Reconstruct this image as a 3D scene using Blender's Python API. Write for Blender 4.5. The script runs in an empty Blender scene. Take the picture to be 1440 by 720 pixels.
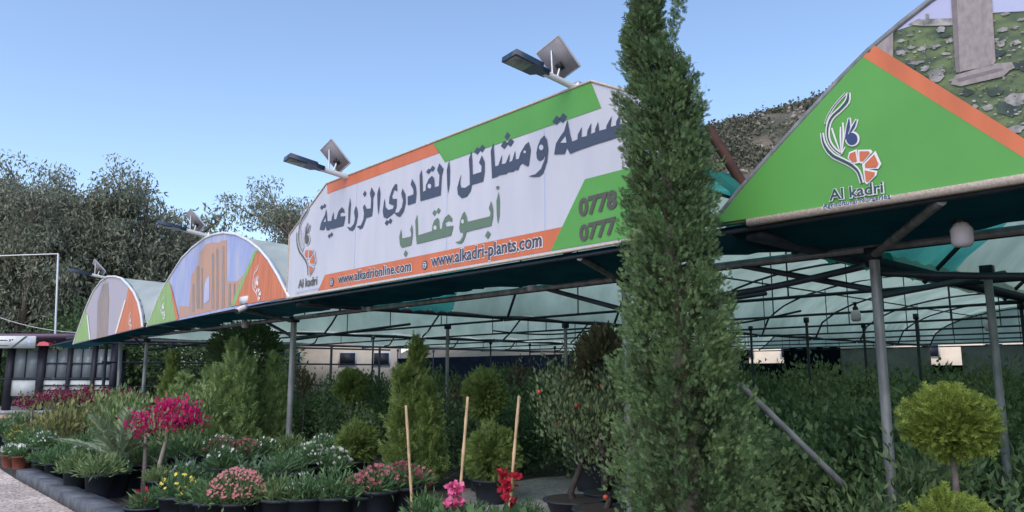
import bpy, math, random
import numpy as np
from mathutils import Vector, Matrix

# ------------------------------------------------------------------ camera, world, sun, exposure
S = bpy.context.scene
COL = S.collection
R = math.radians
F, HOR, EYE = 1040.0, 525.0, 1.6
PITCH = math.atan((HOR - 360) / F)
cd = bpy.data.cameras.new('camera'); cam = bpy.data.objects.new('camera', cd); COL.objects.link(cam)
cd.sensor_width = 36; cd.lens = 36 * F / 1440; cd.clip_end = 4000; cd.clip_start = 0.05
cam.location = (0, 0, EYE); cam.rotation_euler = (R(90) + PITCH, 0, 0)
S.camera = cam

SUN_EL, SUN_AZ = 48.0, 205.0           # degrees; azimuth from +Y towards +X: behind the camera, veiled
W = bpy.data.worlds.new('World'); S.world = W; W.use_nodes = True
nt = W.node_tree; bg = nt.nodes['Background']
sky = nt.nodes.new('ShaderNodeTexSky'); sky.sky_type = 'NISHITA'; sky.sun_disc = False
sky.sun_elevation = R(SUN_EL); sky.sun_rotation = R(SUN_AZ)
sky.altitude = 300; sky.air_density = 1.0; sky.dust_density = 1.6; sky.ozone_density = 1.6
nt.links.new(sky.outputs[0], bg.inputs[0]); bg.inputs[1].default_value = 0.125
sl = bpy.data.lights.new('sun', 'SUN'); sl.energy = 0.8; sl.angle = R(60); sl.color = (1.0, 0.90, 0.80)
so = bpy.data.objects.new('sun', sl); COL.objects.link(so)
sd = Vector((math.sin(R(SUN_AZ)) * math.cos(R(SUN_EL)), math.cos(R(SUN_AZ)) * math.cos(R(SUN_EL)), math.sin(R(SUN_EL))))
so.rotation_euler = sd.to_track_quat('Z', 'Y').to_euler()
S.view_settings.view_transform = 'Standard'; S.view_settings.look = 'None'
S.view_settings.gamma = 1.0; S.view_settings.use_curve_mapping = False
S.view_settings.exposure = 1.1
S.render.engine = 'CYCLES'
S.cycles.max_bounces = 6; S.cycles.diffuse_bounces = 3; S.cycles.transmission_bounces = 4; S.cycles.transparent_max_bounces = 6
S.cycles.use_denoising = True

# ------------------------------------------------------------------ geometry of the place
def ray(x, y):
    a = (x - 720) / F; b = (360 - y) / F
    c, s = math.cos(PITCH), math.sin(PITCH)
    return np.array([a, c - b * s, s + b * c])
ANG = R(42)
FD = np.array([-math.sin(ANG), math.cos(ANG)])     # along the nursery front, away from the camera
FN = np.array([math.cos(ANG), math.sin(ANG)])      # into the nursery
_d = ray(410, 418); P0 = (_d * ((2.75 - EYE) / _d[2]))[:2]
def wp(u, w, z): return np.array([P0[0] + u * FD[0] + w * FN[0], P0[1] + u * FD[1] + w * FN[1], z])
def uz(x, y, w=0.0):
    d = ray(x, y); q = d * ((P0 @ FN + w) / (d[:2] @ FN))
    return np.array([(q[:2] - P0) @ FD, q[2] + EYE])
def fw(x, y, w=0.0):
    u, z = uz(x, y, w); return wp(u, w, z)
def gp(x, y, z=0.0):
    d = ray(x, y); q = d * ((z - EYE) / d[2]); return np.array([q[0], q[1], z])
def at(x, y, dep):
    d = ray(x, y); q = d * (dep / d[1]); return np.array([q[0], q[1], q[2] + EYE])
def gx(x, dep, z=.35):
    an = math.atan2(z - EYE, dep) - PITCH; b = math.tan(an)
    return np.array([(x - 720) / F * dep / (math.cos(PITCH) - b * math.sin(PITCH)), dep, 0.0])
def to_uw(p): r = np.array(p[:2]) - P0; return r @ FD, r @ FN

# ------------------------------------------------------------------ materials
def mat(name, col, rough=0.7, var=0.0, scale=6.0, col2=None, island=False, trans=0.0, metal=0.0, bump=0.0, bscale=40.0, spec=0.3, emit=0.0, stretch=None, detail=6, tcol=None):
    m = bpy.data.materials.new(name); m.use_nodes = True; n = m.node_tree.nodes; l = m.node_tree.links
    p = n['Principled BSDF']; out = n['Material Output']
    p.inputs['Roughness'].default_value = rough; p.inputs['Metallic'].default_value = metal
    p.inputs['Specular IOR Level'].default_value = spec
    c = tuple(col) + (1,)
    p.inputs['Base Color'].default_value = c
    src = None
    if col2 is None and var > 0: col2 = tuple(v * (1 - var) for v in col)
    if col2 is not None:
        mx = n.new('ShaderNodeMix'); mx.data_type = 'RGBA'
        mx.inputs['A'].default_value = tuple(col2) + (1,); mx.inputs['B'].default_value = c
        tc = n.new('ShaderNodeTexCoord'); no = n.new('ShaderNodeTexNoise'); no.inputs['Scale'].default_value = scale; no.inputs['Detail'].default_value = detail
        mp = n.new('ShaderNodeMapping'); l.new(tc.outputs['Object'], mp.inputs[0]); l.new(mp.outputs[0], no.inputs['Vector'])
        if stretch: mp.inputs['Scale'].default_value = stretch
        rp = n.new('ShaderNodeMapRange'); rp.inputs[1].default_value = 0.35; rp.inputs[2].default_value = 0.65
        l.new(no.outputs[0], rp.inputs[0])
        if island:
            g = n.new('ShaderNodeNewGeometry'); ad = n.new('ShaderNodeMath'); ad.operation = 'MULTIPLY_ADD'
            l.new(g.outputs['Random Per Island'], ad.inputs[0]); ad.inputs[1].default_value = 0.6
            m2 = n.new('ShaderNodeMath'); m2.operation = 'MULTIPLY'; l.new(rp.outputs[0], m2.inputs[0]); m2.inputs[1].default_value = 0.4
            l.new(m2.outputs[0], ad.inputs[2]); l.new(ad.outputs[0], mx.inputs['Factor'])
        else: l.new(rp.outputs[0], mx.inputs['Factor'])
        src = mx.outputs['Result']; l.new(src, p.inputs['Base Color'])
    if bump > 0:
        tc2 = n.new('ShaderNodeTexCoord'); nb = n.new('ShaderNodeTexNoise'); nb.inputs['Scale'].default_value = bscale; nb.inputs['Detail'].default_value = 8
        l.new(tc2.outputs['Object'], nb.inputs['Vector']); b = n.new('ShaderNodeBump'); b.inputs['Strength'].default_value = bump; b.inputs['Distance'].default_value = .015
        l.new(nb.outputs[0], b.inputs['Height']); l.new(b.outputs[0], p.inputs['Normal'])
    if trans > 0:
        t = n.new('ShaderNodeBsdfTranslucent'); t.inputs[0].default_value = (tuple(tcol) + (1,)) if tcol else c
        if src is not None and tcol is None: l.new(src, t.inputs[0])
        elif src is not None:
            mt = n.new('ShaderNodeMix'); mt.data_type = 'RGBA'; mt.blend_type = 'MULTIPLY'; mt.inputs['Factor'].default_value = 1
            l.new(src, mt.inputs['A']); mt.inputs['B'].default_value = tuple(tcol) + (1,); l.new(mt.outputs['Result'], t.inputs[0])
        ms = n.new('ShaderNodeMixShader'); ms.inputs[0].default_value = trans
        l.new(p.outputs[0], ms.inputs[1]); l.new(t.outputs[0], ms.inputs[2]); l.new(ms.outputs[0], out.inputs[0])
    if emit > 0:
        p.inputs['Emission Color'].default_value = c; p.inputs['Emission Strength'].default_value = emit
    return m
def leafmat(name, a, b, trans=0.25, rough=0.55): return mat(name, a, rough, col2=b, island=True, scale=3.0, trans=trans, spec=0.25)

M = {}
M['steel'] = mat('galvanised_steel', (0.30, 0.31, 0.32), 0.5, var=0.45, scale=9, metal=0.3, stretch=(1, 1, .3))
M['dark_steel'] = mat('dark_painted_steel', (0.028, 0.04, 0.055), 0.5, var=0.4)
M['rust'] = mat('rusty_steel', (0.10, 0.045, 0.035), 0.8, var=0.5)
M['white_net'] = mat('white_shade_net', (0.92, 0.97, 0.92), 0.85, col2=(0.62, 0.70, 0.66), scale=1.1, stretch=(1.6, .5, 1), trans=0.5, tcol=(0.68, 0.80, 0.68), bump=.4, bscale=3, spec=0.0)
M['teal_net'] = mat('teal_shade_net', (0.10, 0.46, 0.37), 0.85, col2=(0.05, 0.28, 0.25), scale=1.6, trans=0.6, bump=.4, bscale=3, spec=0.0)
M['dark_net'] = mat('dark_green_net', (0.022, 0.072, 0.085), 0.9, col2=(0.015, 0.045, 0.065), scale=1.5, trans=0.5, spec=0.0)
M['navy_net'] = mat('black_back_net', (0.007, 0.012, 0.022), 0.9, var=0.4, scale=2, spec=0.0)
M['pale_sheet'] = mat('pale_side_sheet', (0.22, 0.25, 0.20), 0.8, var=0.35, scale=1.2, trans=0.35, bump=.5, bscale=2, spec=0.0)
M['vinyl_white'] = mat('white_banner_vinyl', (0.53, 0.53, 0.59), 0.42, col2=(0.48, 0.485, 0.555), scale=1.6, stretch=(2.5, 2.5, .5), bump=.12, bscale=1.5)
M['vinyl_orange'] = mat('orange_banner_print', (0.60, 0.165, 0.075), 0.45, var=0.16, scale=2, stretch=(2.5, 2.5, .6))
M['vinyl_green'] = mat('green_banner_print', (0.105, 0.34, 0.075), 0.42, var=0.14, scale=1.2, bump=.1, bscale=1.2)
M['vinyl_green_old'] = mat('faded_green_banner_print', (0.26, 0.42, 0.15), 0.5, var=0.2, scale=3, stretch=(6, 6, .5))
M['vinyl_orange_old'] = mat('faded_orange_banner_print', (0.60, 0.185, 0.09), 0.5, var=0.25, scale=3, stretch=(6, 6, .5))
M['ink'] = mat('slate_blue_ink', (0.055, 0.07, 0.115), 0.45)
M['ink_green'] = mat('grey_green_ink', (0.115, 0.175, 0.125), 0.45)
M['ink_dark'] = mat('dark_green_ink', (0.03, 0.075, 0.075), 0.45)
M['ink_navy'] = mat('navy_ink', (0.04, 0.06, 0.16), 0.45)
M['ink_grey'] = mat('grey_ink', (0.09, 0.085, 0.075), 0.45)
M['ink_white'] = mat('white_ink', (0.72, 0.70, 0.72), 0.45)
M['ink_faint'] = mat('faint_blue_ink', (0.42, 0.48, 0.66), 0.45)
M['pr_sky'] = mat('printed_lavender_sky', (0.40, 0.40, 0.62), 0.5, col2=(0.46, 0.50, 0.66), scale=.7)
M['pr_sky_old'] = mat('faded_printed_sky', (0.27, 0.32, 0.60), 0.5, col2=(0.40, 0.42, 0.54), scale=2.2, stretch=(2.5, 2.5, .6))
M['pr_hill'] = mat('printed_grass_hill', (0.15, 0.20, 0.085), 0.5, col2=(0.055, 0.085, 0.055), scale=7, stretch=(1, 1, 2.4), detail=14)
M['pr_stone'] = mat('printed_pale_stone', (0.40, 0.38, 0.37), 0.5, col2=(0.13, 0.13, 0.125), scale=16, detail=12)
M['pr_stone_dark'] = mat('printed_dark_shrub', (0.06, 0.085, 0.075), 0.5, var=0.5, scale=14)
M['pr_column'] = mat('printed_column_stone', (0.34, 0.29, 0.28), 0.5, col2=(0.25, 0.21, 0.215), scale=30, stretch=(1, 1, .6))
M['pr_column_side'] = mat('printed_column_edge', (0.21, 0.18, 0.19), 0.5, var=.2, scale=20)
M['pr_ruin'] = mat('printed_ruin_stone', (0.56, 0.27, 0.15), 0.5, col2=(0.36, 0.27, 0.25), scale=4, stretch=(5, 5, .6))
M['pr_ruin_dark'] = mat('printed_ruin_column', (0.33, 0.26, 0.25), 0.5, var=0.3, scale=4, stretch=(5, 5, .6))
M['pr_faded'] = mat('faded_brown_print', (0.40, 0.35, 0.33), 0.5, col2=(0.36, 0.34, 0.48), scale=2.0, stretch=(3.5, 3.5, .5))
M['white_paint'] = mat('white_paint', (0.68, 0.68, 0.68), 0.45, var=0.12)
M['trim'] = mat('woven_cream_trim', (0.58, 0.49, 0.40), 0.7, col2=(0.40, 0.32, 0.27), scale=60)
M['solar_back'] = mat('grey_panel_back', (0.30, 0.28, 0.31), 0.5, var=0.15)
M['alu'] = mat('aluminium', (0.6, 0.6, 0.62), 0.35, metal=0.5)
M['lamp_dark'] = mat('dark_lamp_housing', (0.03, 0.05, 0.09), 0.3)
M['lamp_lens'] = mat('dull_led_lens', (0.17, 0.20, 0.19), 0.2, var=0.4, scale=50)
M['bulb'] = mat('frosted_lamp_glass', (0.62, 0.56, 0.60), 0.35)
M['black'] = mat('black_plastic', (0.018, 0.02, 0.024), 0.5)
M['pot'] = mat('black_pot_plastic', (0.030, 0.036, 0.048), 0.5, var=0.3)
M['terracotta'] = mat('terracotta', (0.27, 0.085, 0.06), 0.7, var=0.35)
M['soil'] = mat('potting_soil', (0.045, 0.036, 0.03), 0.95, var=0.5, scale=30)
M['bark'] = mat('grey_brown_bark', (0.20, 0.165, 0.14), 0.9, var=0.5, scale=12, bump=.5)
M['bark_pale'] = mat('pale_bark', (0.36, 0.30, 0.27), 0.85, var=0.4, scale=10)
M['bark_dark'] = mat('dark_bark', (0.075, 0.06, 0.055), 0.9, var=0.4, scale=12)
M['bamboo'] = mat('bamboo_cane', (0.58, 0.40, 0.24), 0.5, var=0.35, scale=14, stretch=(1, 1, .6))
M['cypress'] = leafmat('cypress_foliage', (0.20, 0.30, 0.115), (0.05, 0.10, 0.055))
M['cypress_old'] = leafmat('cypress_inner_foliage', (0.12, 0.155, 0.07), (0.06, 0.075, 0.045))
M['golden'] = leafmat('golden_thuja_foliage', (0.33, 0.40, 0.075), (0.10, 0.16, 0.04), 0.3)
M['thuja'] = leafmat('thuja_foliage', (0.25, 0.33, 0.09), (0.10, 0.16, 0.055), 0.28)
M['juniper'] = leafmat('feathery_foliage', (0.34, 0.45, 0.17), (0.15, 0.24, 0.10), 0.28)
M['shrub'] = leafmat('dark_shrub_leaves', (0.14, 0.215, 0.085), (0.05, 0.095, 0.05), .2, .5)
M['shrub2'] = leafmat('glossy_shrub_leaves', (0.19, 0.29, 0.10), (0.07, 0.13, 0.065), .2, .35)
M['shrub3'] = leafmat('mid_green_shrub_leaves', (0.22, 0.30, 0.12), (0.08, 0.13, 0.07), .2, .45)
M['olive'] = leafmat('olive_brown_leaves', (0.19, 0.16, 0.09), (0.075, 0.085, 0.05), .2)
M['citrus'] = leafmat('citrus_leaves', (0.19, 0.24, 0.11), (0.07, 0.11, 0.06), .2, .4)
M['croton'] = leafmat('yellow_green_leaves', (0.32, 0.30, 0.11), (0.10, 0.14, 0.06), .25)
M['bed'] = leafmat('bedding_leaves', (0.17, 0.29, 0.11), (0.07, 0.145, 0.075), .25)
M['bed2'] = leafmat('pale_bedding_leaves', (0.27, 0.36, 0.14), (0.12, 0.19, 0.09), .25)
M['strap'] = leafmat('strap_leaves', (0.17, 0.26, 0.14), (0.07, 0.13, 0.08), .25, .4)
M['palm'] = leafmat('palm_leaflets', (0.31, 0.38, 0.22), (0.15, 0.21, 0.13), .2, .45)
M['euc'] = leafmat('eucalyptus_leaves', (0.30, 0.315, 0.22), (0.15, 0.17, 0.13), .2, .5)
M['f_white'] = mat('white_petals', (0.75, 0.75, 0.72), 0.6, trans=.2)
M['f_yellow'] = mat('yellow_petals', (0.75, 0.58, 0.10), 0.6, trans=.2)
M['f_red'] = leafmat('red_petals', (0.55, 0.03, 0.05), (0.35, 0.02, 0.05))
M['f_pink'] = leafmat('pale_pink_petals', (0.62, 0.26, 0.27), (0.42, 0.13, 0.15))
M['f_rose'] = leafmat('bright_pink_petals', (0.85, 0.22, 0.42), (0.70, 0.12, 0.30))
M['f_mag'] = leafmat('magenta_bracts', (0.62, 0.03, 0.18), (0.40, 0.015, 0.11))
M['f_mag_old'] = leafmat('dull_crimson_bracts', (0.34, 0.05, 0.11), (0.18, 0.025, 0.07))
M['fruit'] = mat('red_fruit', (0.50, 0.08, 0.04), 0.4)
M['kiosk_dark'] = mat('dark_brown_frame', (0.030, 0.030, 0.042), 0.5, var=.3)
M['kiosk_roof'] = mat('plum_roof_edge', (0.15, 0.10, 0.15), 0.6, var=.2)
M['kiosk_panel'] = mat('off_white_panel', (0.50, 0.54, 0.54), 0.6, var=.12)
M['beige'] = mat('beige_plaster', (0.76, 0.64, 0.50), 0.85, var=.15, scale=1.5)
M['timber'] = mat('rough_timber', (0.42, 0.31, 0.23), 0.85, var=.4, scale=4, stretch=(1, 8, 8))
M['concrete'] = mat('grey_concrete', (0.34, 0.33, 0.33), 0.85, var=.35, scale=5, bump=.4)
M['kerb'] = mat('dark_grey_kerb', (0.12, 0.13, 0.15), 0.7, col2=(0.065, 0.07, 0.085), scale=7, bump=.35, bscale=25)
M['plastic_red'] = mat('red_plastic_sheet', (0.45, 0.06, 0.09), 0.4)
M['teal_car'] = mat('teal_fabric', (0.03, 0.22, 0.22), 0.6)
gl = bpy.data.materials.new('window_glass'); gl.use_nodes = True; M['glass'] = gl
_p = gl.node_tree.nodes['Principled BSDF']; _p.inputs['Base Color'].default_value = (.26, .30, .32, 1); _p.inputs['Roughness'].default_value = .08; _p.inputs['Alpha'].default_value = .7

# ------------------------------------------------------------------ mesh helpers
rng = np.random.default_rng(7); random.seed(7)
def npmesh(name, chunks, mats):
    """chunks: list of (verts (n,3), faces (m,k), material index)"""
    V, LI, LS, LT, MI = [], [], [], [], []; nv = 0; nl = 0
    for v, f, mi in chunks:
        v = np.asarray(v, float); f = np.asarray(f, int)
        if len(f) == 0: continue
        V.append(v); LI.append((f + nv).ravel()); k = f.shape[1]
        LS.append(nl + np.arange(len(f)) * k); LT.append(np.full(len(f), k)); MI.append(np.full(len(f), mi))
        nv += len(v); nl += f.size
    V = np.concatenate(V); LI = np.concatenate(LI); LS = np.concatenate(LS); LT = np.concatenate(LT); MI = np.concatenate(MI)
    me = bpy.data.meshes.new(name)
    me.vertices.add(len(V)); me.vertices.foreach_set('co', V.ravel())
    me.loops.add(len(LI)); me.loops.foreach_set('vertex_index', LI.astype(np.int32))
    me.polygons.add(len(LS)); me.polygons.foreach_set('loop_start', LS.astype(np.int32)); me.polygons.foreach_set('loop_total', LT.astype(np.int32))
    me.polygons.foreach_set('material_index', MI.astype(np.int32))
    for m in (mats if isinstance(mats, (list, tuple)) else [mats]): me.materials.append(M[m])
    me.update(calc_edges=True); me.validate()
    return me
def smooth(me):
    me.polygons.foreach_set('use_smooth', np.ones(len(me.polygons), bool)); return me
def tag(o, label=None, cat=None, group=None, kind=None):
    if label: o['label'] = label
    if cat: o['category'] = cat
    if group: o['group'] = group
    if kind: o['kind'] = kind
    return o
def add(name, me, parent=None, loc=None):
    o = bpy.data.objects.new(name, me); COL.objects.link(o)
    if parent is not None: o.parent = parent
    if loc is not None: o.location = loc
    return o
def empty(name, loc, label, cat, group=None, rz=0.0, sc=1.0):
    o = bpy.data.objects.new(name, None); COL.objects.link(o); o.empty_display_size = .1
    o.location = loc; o.rotation_euler = (0, 0, rz); o.scale = (sc, sc, sc) if np.isscalar(sc) else sc
    return tag(o, label, cat, group)
def tube(pts, rad, sides=8, cap=True):
    pts = np.asarray(pts, float); n = len(pts)
    rad = np.full(n, rad) if np.isscalar(rad) else np.asarray(rad, float)
    T = np.gradient(pts, axis=0) if n > 2 else np.repeat((pts[1] - pts[0])[None], 2, 0)
    T /= np.linalg.norm(T, axis=1, keepdims=True) + 1e-9
    ref = np.array([0, 0, 1.0]) if abs(T[0][2]) < .9 else np.array([1.0, 0, 0])
    V = []
    for i in range(n):
        x = np.cross(ref, T[i]); x /= np.linalg.norm(x) + 1e-9; y = np.cross(T[i], x)
        a = np.arange(sides) * 2 * math.pi / sides
        V.append(pts[i] + rad[i] * (np.cos(a)[:, None] * x + np.sin(a)[:, None] * y))
    V = np.concatenate(V); Fc = []
    for i in range(n - 1):
        for k in range(sides):
            k2 = (k + 1) % sides
            Fc.append((i * sides + k, i * sides + k2, (i + 1) * sides + k2, (i + 1) * sides + k))
    if cap:
        V = np.vstack([V, pts[0], pts[-1]]); a0 = len(V) - 2; a1 = len(V) - 1
        for k in range(sides):
            k2 = (k + 1) % sides
            Fc.append((a0, k2, k, a0)); Fc.append((a1, (n - 1) * sides + k, (n - 1) * sides + k2, a1))
        Fq = [f for f in Fc if len(set(f)) == 4]; Ft = [f[:3] for f in Fc if len(set(f)) == 3]
        return [(V, np.array(Fq), 0), (V, np.array(Ft), 0)]
    return [(V, np.array(Fc), 0)]
BOXF = np.array([(0, 3, 2, 1), (4, 5, 6, 7), (0, 1, 5, 4), (1, 2, 6, 5), (2, 3, 7, 6), (3, 0, 4, 7)])
def boxm(o, ax, ay, az, mi=0):
    """box from corner o with edge vectors"""
    o, ax, ay, az = map(lambda q: np.asarray(q, float), (o, ax, ay, az))
    return [(np.array([o, o + ax, o + ax + ay, o + ay, o + az, o + ax + az, o + ax + ay + az, o + ay + az]), BOXF, mi)]
def cbox(c, s, rz=0.0, mi=0):
    c = np.asarray(c, float); ca, sa = math.cos(rz), math.sin(rz)
    ax = np.array([ca, sa, 0]) * s[0]; ay = np.array([-sa, ca, 0]) * s[1]; az = np.array([0, 0, s[2]])
    return boxm(c - ax / 2 - ay / 2 - az / 2, ax, ay, az, mi)
def lathe(prof, sides=20, mi=0, c=(0, 0, 0)):
    prof = np.asarray(prof, float); a = np.arange(sides) * 2 * math.pi / sides
    V = np.concatenate([np.stack([r * np.cos(a), r * np.sin(a), np.full(sides, z)], 1) for r, z in prof]) + np.asarray(c)
    Fc = [(i * sides + k, i * sides + (k + 1) % sides, (i + 1) * sides + (k + 1) % sides, (i + 1) * sides + k) for i in range(len(prof) - 1) for k in range(sides)]
    return [(V, np.array(Fc), mi)]
def setmi(ch, mi): return [(v, f, mi) for v, f, _ in ch]
def shift(ch, d): return [(np.asarray(v) + np.asarray(d), f, m) for v, f, m in ch]

# scatter a leaf template: x across, y along, z normal
def norm(a): return a / (np.linalg.norm(a, axis=-1, keepdims=True) + 1e-9)
def scatter(tv, tf, pos, D, size, mi=0, roll=None, up=None, g=rng, wid=1.0):
    pos = np.asarray(pos, float); N = len(pos); D = norm(np.asarray(D, float))
    if up is None: up = g.normal(size=(N, 3))
    else: up = np.broadcast_to(np.asarray(up, float), (N, 3)) + g.normal(size=(N, 3)) * .25
    X = norm(np.cross(D, up)); Z = np.cross(X, D)
    size = np.broadcast_to(np.asarray(size, float), (N,))[:, None, None]
    tv = np.asarray(tv, float)
    V = pos[:, None] + size * (wid * tv[None, :, 0:1] * X[:, None] + tv[None, :, 1:2] * D[:, None] + tv[None, :, 2:3] * Z[:, None])
    k = len(tv); Fa = (np.asarray(tf)[None] + (np.arange(N) * k)[:, None, None]).reshape(-1, len(tf[0]))
    return [(V.reshape(-1, 3), Fa, mi)]
def lobe(v, f, b, t, w, h=0.0):
    b = np.array(b, float); t = np.array(t, float); d = t - b; s = np.array([d[1], -d[0], 0]); s = s / (np.linalg.norm(s) + 1e-9) * w
    m = b + d * .45 + np.array([0, 0, h]); i = len(v)
    v += [b, m + s, t, m - s]; f.append((i, i + 1, i + 2, i + 3))
def spray_t(pairs=3, wd=.10, spread=.34):
    v, f = [], []; lobe(v, f, (0, 0, 0), (0, 1, .05), wd)
    for i in range(pairs):
        y = .12 + .62 * i / max(1, pairs - 1) if pairs > 1 else .4; L = spread * (1 - .5 * i / pairs)
        for s in (-1, 1): lobe(v, f, (0, y, 0), (s * L, y + L * .9, .06 * (i % 2)), wd * .8)
    return np.array(v), f
SPRAY = spray_t(4, .075, .34); FEATHER = spray_t(4, .055, .26)
LEAF = (np.array([(0, 0, 0), (.24, .4, .07), (0, 1, -.05), (-.24, .4, .07)]), [(0, 1, 2, 3)])
LONG = (np.array([(0, 0, 0), (.11, .4, .04), (0, 1, -.12), (-.11, .4, .04)]), [(0, 1, 2, 3)])
BLADE = (np.array([(-.035, 0, 0), (.035, 0, 0), (.04, .45, .02), (-.04, .45, .02), (.034, .8, -.09), (-.034, .8, -.09), (.004, 1.05, -.3), (-.004, 1.05, -.3)]), [(0, 1, 2, 3), (3, 2, 4, 5), (5, 4, 6, 7)])
def flower_t(n=6):
    v, f = [], []
    for k in range(n):
        a = 2 * math.pi * k / n; lobe(v, f, (0, 0, 0), (math.cos(a), math.sin(a), .25), .28)
    return np.array(v), f
FLOW = flower_t()
def rdir(N, g=rng): return norm(g.normal(size=(N, 3)))

# pot meshes
def pot_mesh(name, r, h, m):
    ch = lathe([(r * .72, 0), (r * .95, h * .9), (r * 1.06, h * .9), (r * 1.06, h), (r * .95, h), (r * .92, h * .93), (0.001, h * .9)], 20)
    me = npmesh(name, ch, [m]); return smooth(me) if False else me
def soil_mesh(r, h):
    return npmesh('soil', lathe([(r * .93, h * .90 + .012), (r * .5, h * .93 + .012), (.001, h * .94 + .012)], 16), ['soil'])

PROTO = {}
def place(kind, loc, label, cat, name=None, group=None, sc=1.0, rz=None, tilt=None):
    o = empty(name or kind, loc, label, cat, group, rz if rz is not None else random.uniform(0, 6.28), sc)
    if tilt: o.rotation_euler[0] = tilt[0]; o.rotation_euler[1] = tilt[1]
    for pn, me in PROTO[kind]: add(pn, me, o)
    return o

# ================================================================== SETTING
def flat(name, pts, z, m, kind='structure'):
    V = [(p[0], p[1], z) for p in pts]
    me = bpy.data.meshes.new(name); me.from_pydata(V, [], [tuple(range(len(V)))]); me.materials.append(m if not isinstance(m, str) else M[m]); me.update()
    return tag(add(name, me), kind=kind)
def gravel_material(name, a, b, c, scale):
    m = bpy.data.materials.new(name); m.use_nodes = True; n = m.node_tree.nodes; l = m.node_tree.links; p = n['Principled BSDF']
    tc = n.new('ShaderNodeTexCoord'); v = n.new('ShaderNodeTexVoronoi'); v.inputs['Scale'].default_value = scale
    l.new(tc.outputs['Object'], v.inputs['Vector'])
    r = n.new('ShaderNodeValToRGB'); e = r.color_ramp.elements
    e[0].position = .0; e[0].color = tuple(a) + (1,); e[1].position = 1; e[1].color = tuple(c) + (1,); k = e.new(.5); k.color = tuple(b) + (1,)
    sp = n.new('ShaderNodeSeparateColor'); l.new(v.outputs['Color'], sp.inputs[0]); l.new(sp.outputs[0], r.inputs[0])
    no = n.new('ShaderNodeTexNoise'); no.inputs['Scale'].default_value = .8; no.inputs['Detail'].default_value = 8; l.new(tc.outputs['Object'], no.inputs['Vector'])
    mr = n.new('ShaderNodeMapRange'); mr.inputs[1].default_value = .3; mr.inputs[2].default_value = .7; mr.inputs[3].default_value = .65; mr.inputs[4].default_value = 1.1; l.new(no.outputs[0], mr.inputs[0])
    mx = n.new('ShaderNodeMix'); mx.data_type = 'RGBA'; mx.blend_type = 'MULTIPLY'; mx.inputs['Factor'].default_value = 1
    l.new(r.outputs[0], mx.inputs['A']); l.new(mr.outputs[0], mx.inputs['B']); l.new(mx.outputs['Result'], p.inputs['Base Color'])
    b = n.new('ShaderNodeBump'); b.inputs['Strength'].default_value = .8; b.inputs['Distance'].default_value = .02; l.new(v.outputs['Distance'], b.inputs['Height']); l.new(b.outputs[0], p.inputs['Normal'])
    p.inputs['Roughness'].default_value = .9; return m
M['soil_ground'] = gravel_material('dark_earth', (.025, .02, .018), (.045, .038, .032), (.07, .058, .05), 22)
M['gravel'] = gravel_material('pale_gravel', (.36, .285, .24), (.58, .48, .42), (.74, .66, .60), 24)
M['path'] = gravel_material('grey_path_gravel', (.20, .19, .185), (.31, .29, .28), (.38, .36, .35), 30)
flat('ground', [(-900, -300), (900, -300), (900, 1500), (-900, 1500)], 0, 'soil_ground')
K0, K1 = gp(22, 674), gp(108, 722)
kd = (K1 - K0) / np.linalg.norm(K1 - K0); kn = np.array([-kd[1], kd[0], 0])        # kn: into the bed
if kn @ np.array([FN[0], FN[1], 0]) < 0: kn = -kn
Kend = K0 + kd * 18
flat('gravel_driveway', [K0, Kend, Kend - kn * 14, K0 - kn * 20 - kd * 45, K0 - kd * 45 + kn * 1.0], .004, 'gravel')
flat('nursery_path', [gp(640, 690), gp(760, 672), gp(1000, 655), gp(1100, 700), gp(900, 760), gp(700, 760)], .004, 'path')
ch = []
seg = .75; nseg = 24
for i in range(nseg):
    o = K0 + kd * (i * seg)
    ch += boxm(o + np.array([0, 0, 0]), kd * (seg - .012), kn * .26, (0, 0, .15 + .008 * (i % 3 - 1)))
kme = npmesh('kerb', ch, ['kerb']); tag(add('kerb', kme), kind='structure')

# hill beyond
def hill_h(x, y):
    r = np.interp((x / np.maximum(y, 1)), [-.6, -.2, .05, .20, .26, .33, .41, .6, .9, 1.4], [0, 2, 30, 62, 74, 79, 86, 104, 118, 120])
    return r
gx_ = np.linspace(-260, 420, 130); gy_ = np.linspace(110, 330, 60)
X, Y = np.meshgrid(gx_, gy_)
ry = np.clip((Y - 120) / 110, 0, 1); ry = ry * ry * (3 - 2 * ry)
Z = hill_h(X, Y) * ry
nz = sum(np.sin(X / s + p1) * np.cos(Y / (s * .8) + p2) * a for s, p1, p2, a in ((19, 1, 2, 2.6), (8, 3, .5, 1.3), (3.7, .4, 4, .6), (1.9, 2.2, 1.4, .35)))
Z = Z + nz * np.clip(ry * 1.3, 0, 1) * np.clip(hill_h(X, Y) / 50, 0, 1) - .5
V = np.stack([X.ravel(), Y.ravel(), Z.ravel()], 1); nx = len(gx_)
Fq = [(j * nx + i, j * nx + i + 1, (j + 1) * nx + i + 1, (j + 1) * nx + i) for j in range(len(gy_) - 1) for i in range(nx - 1)]
M['hill'] = mat('scrub_hillside', (0.17, 0.14, 0.11), .95, col2=(0.07, 0.075, 0.058), scale=.09, detail=12, bump=.8, bscale=.5)
tag(add('hill', smooth(npmesh('hill', [(V, np.array(Fq), 0)], ['hill']))), kind='structure')
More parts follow.
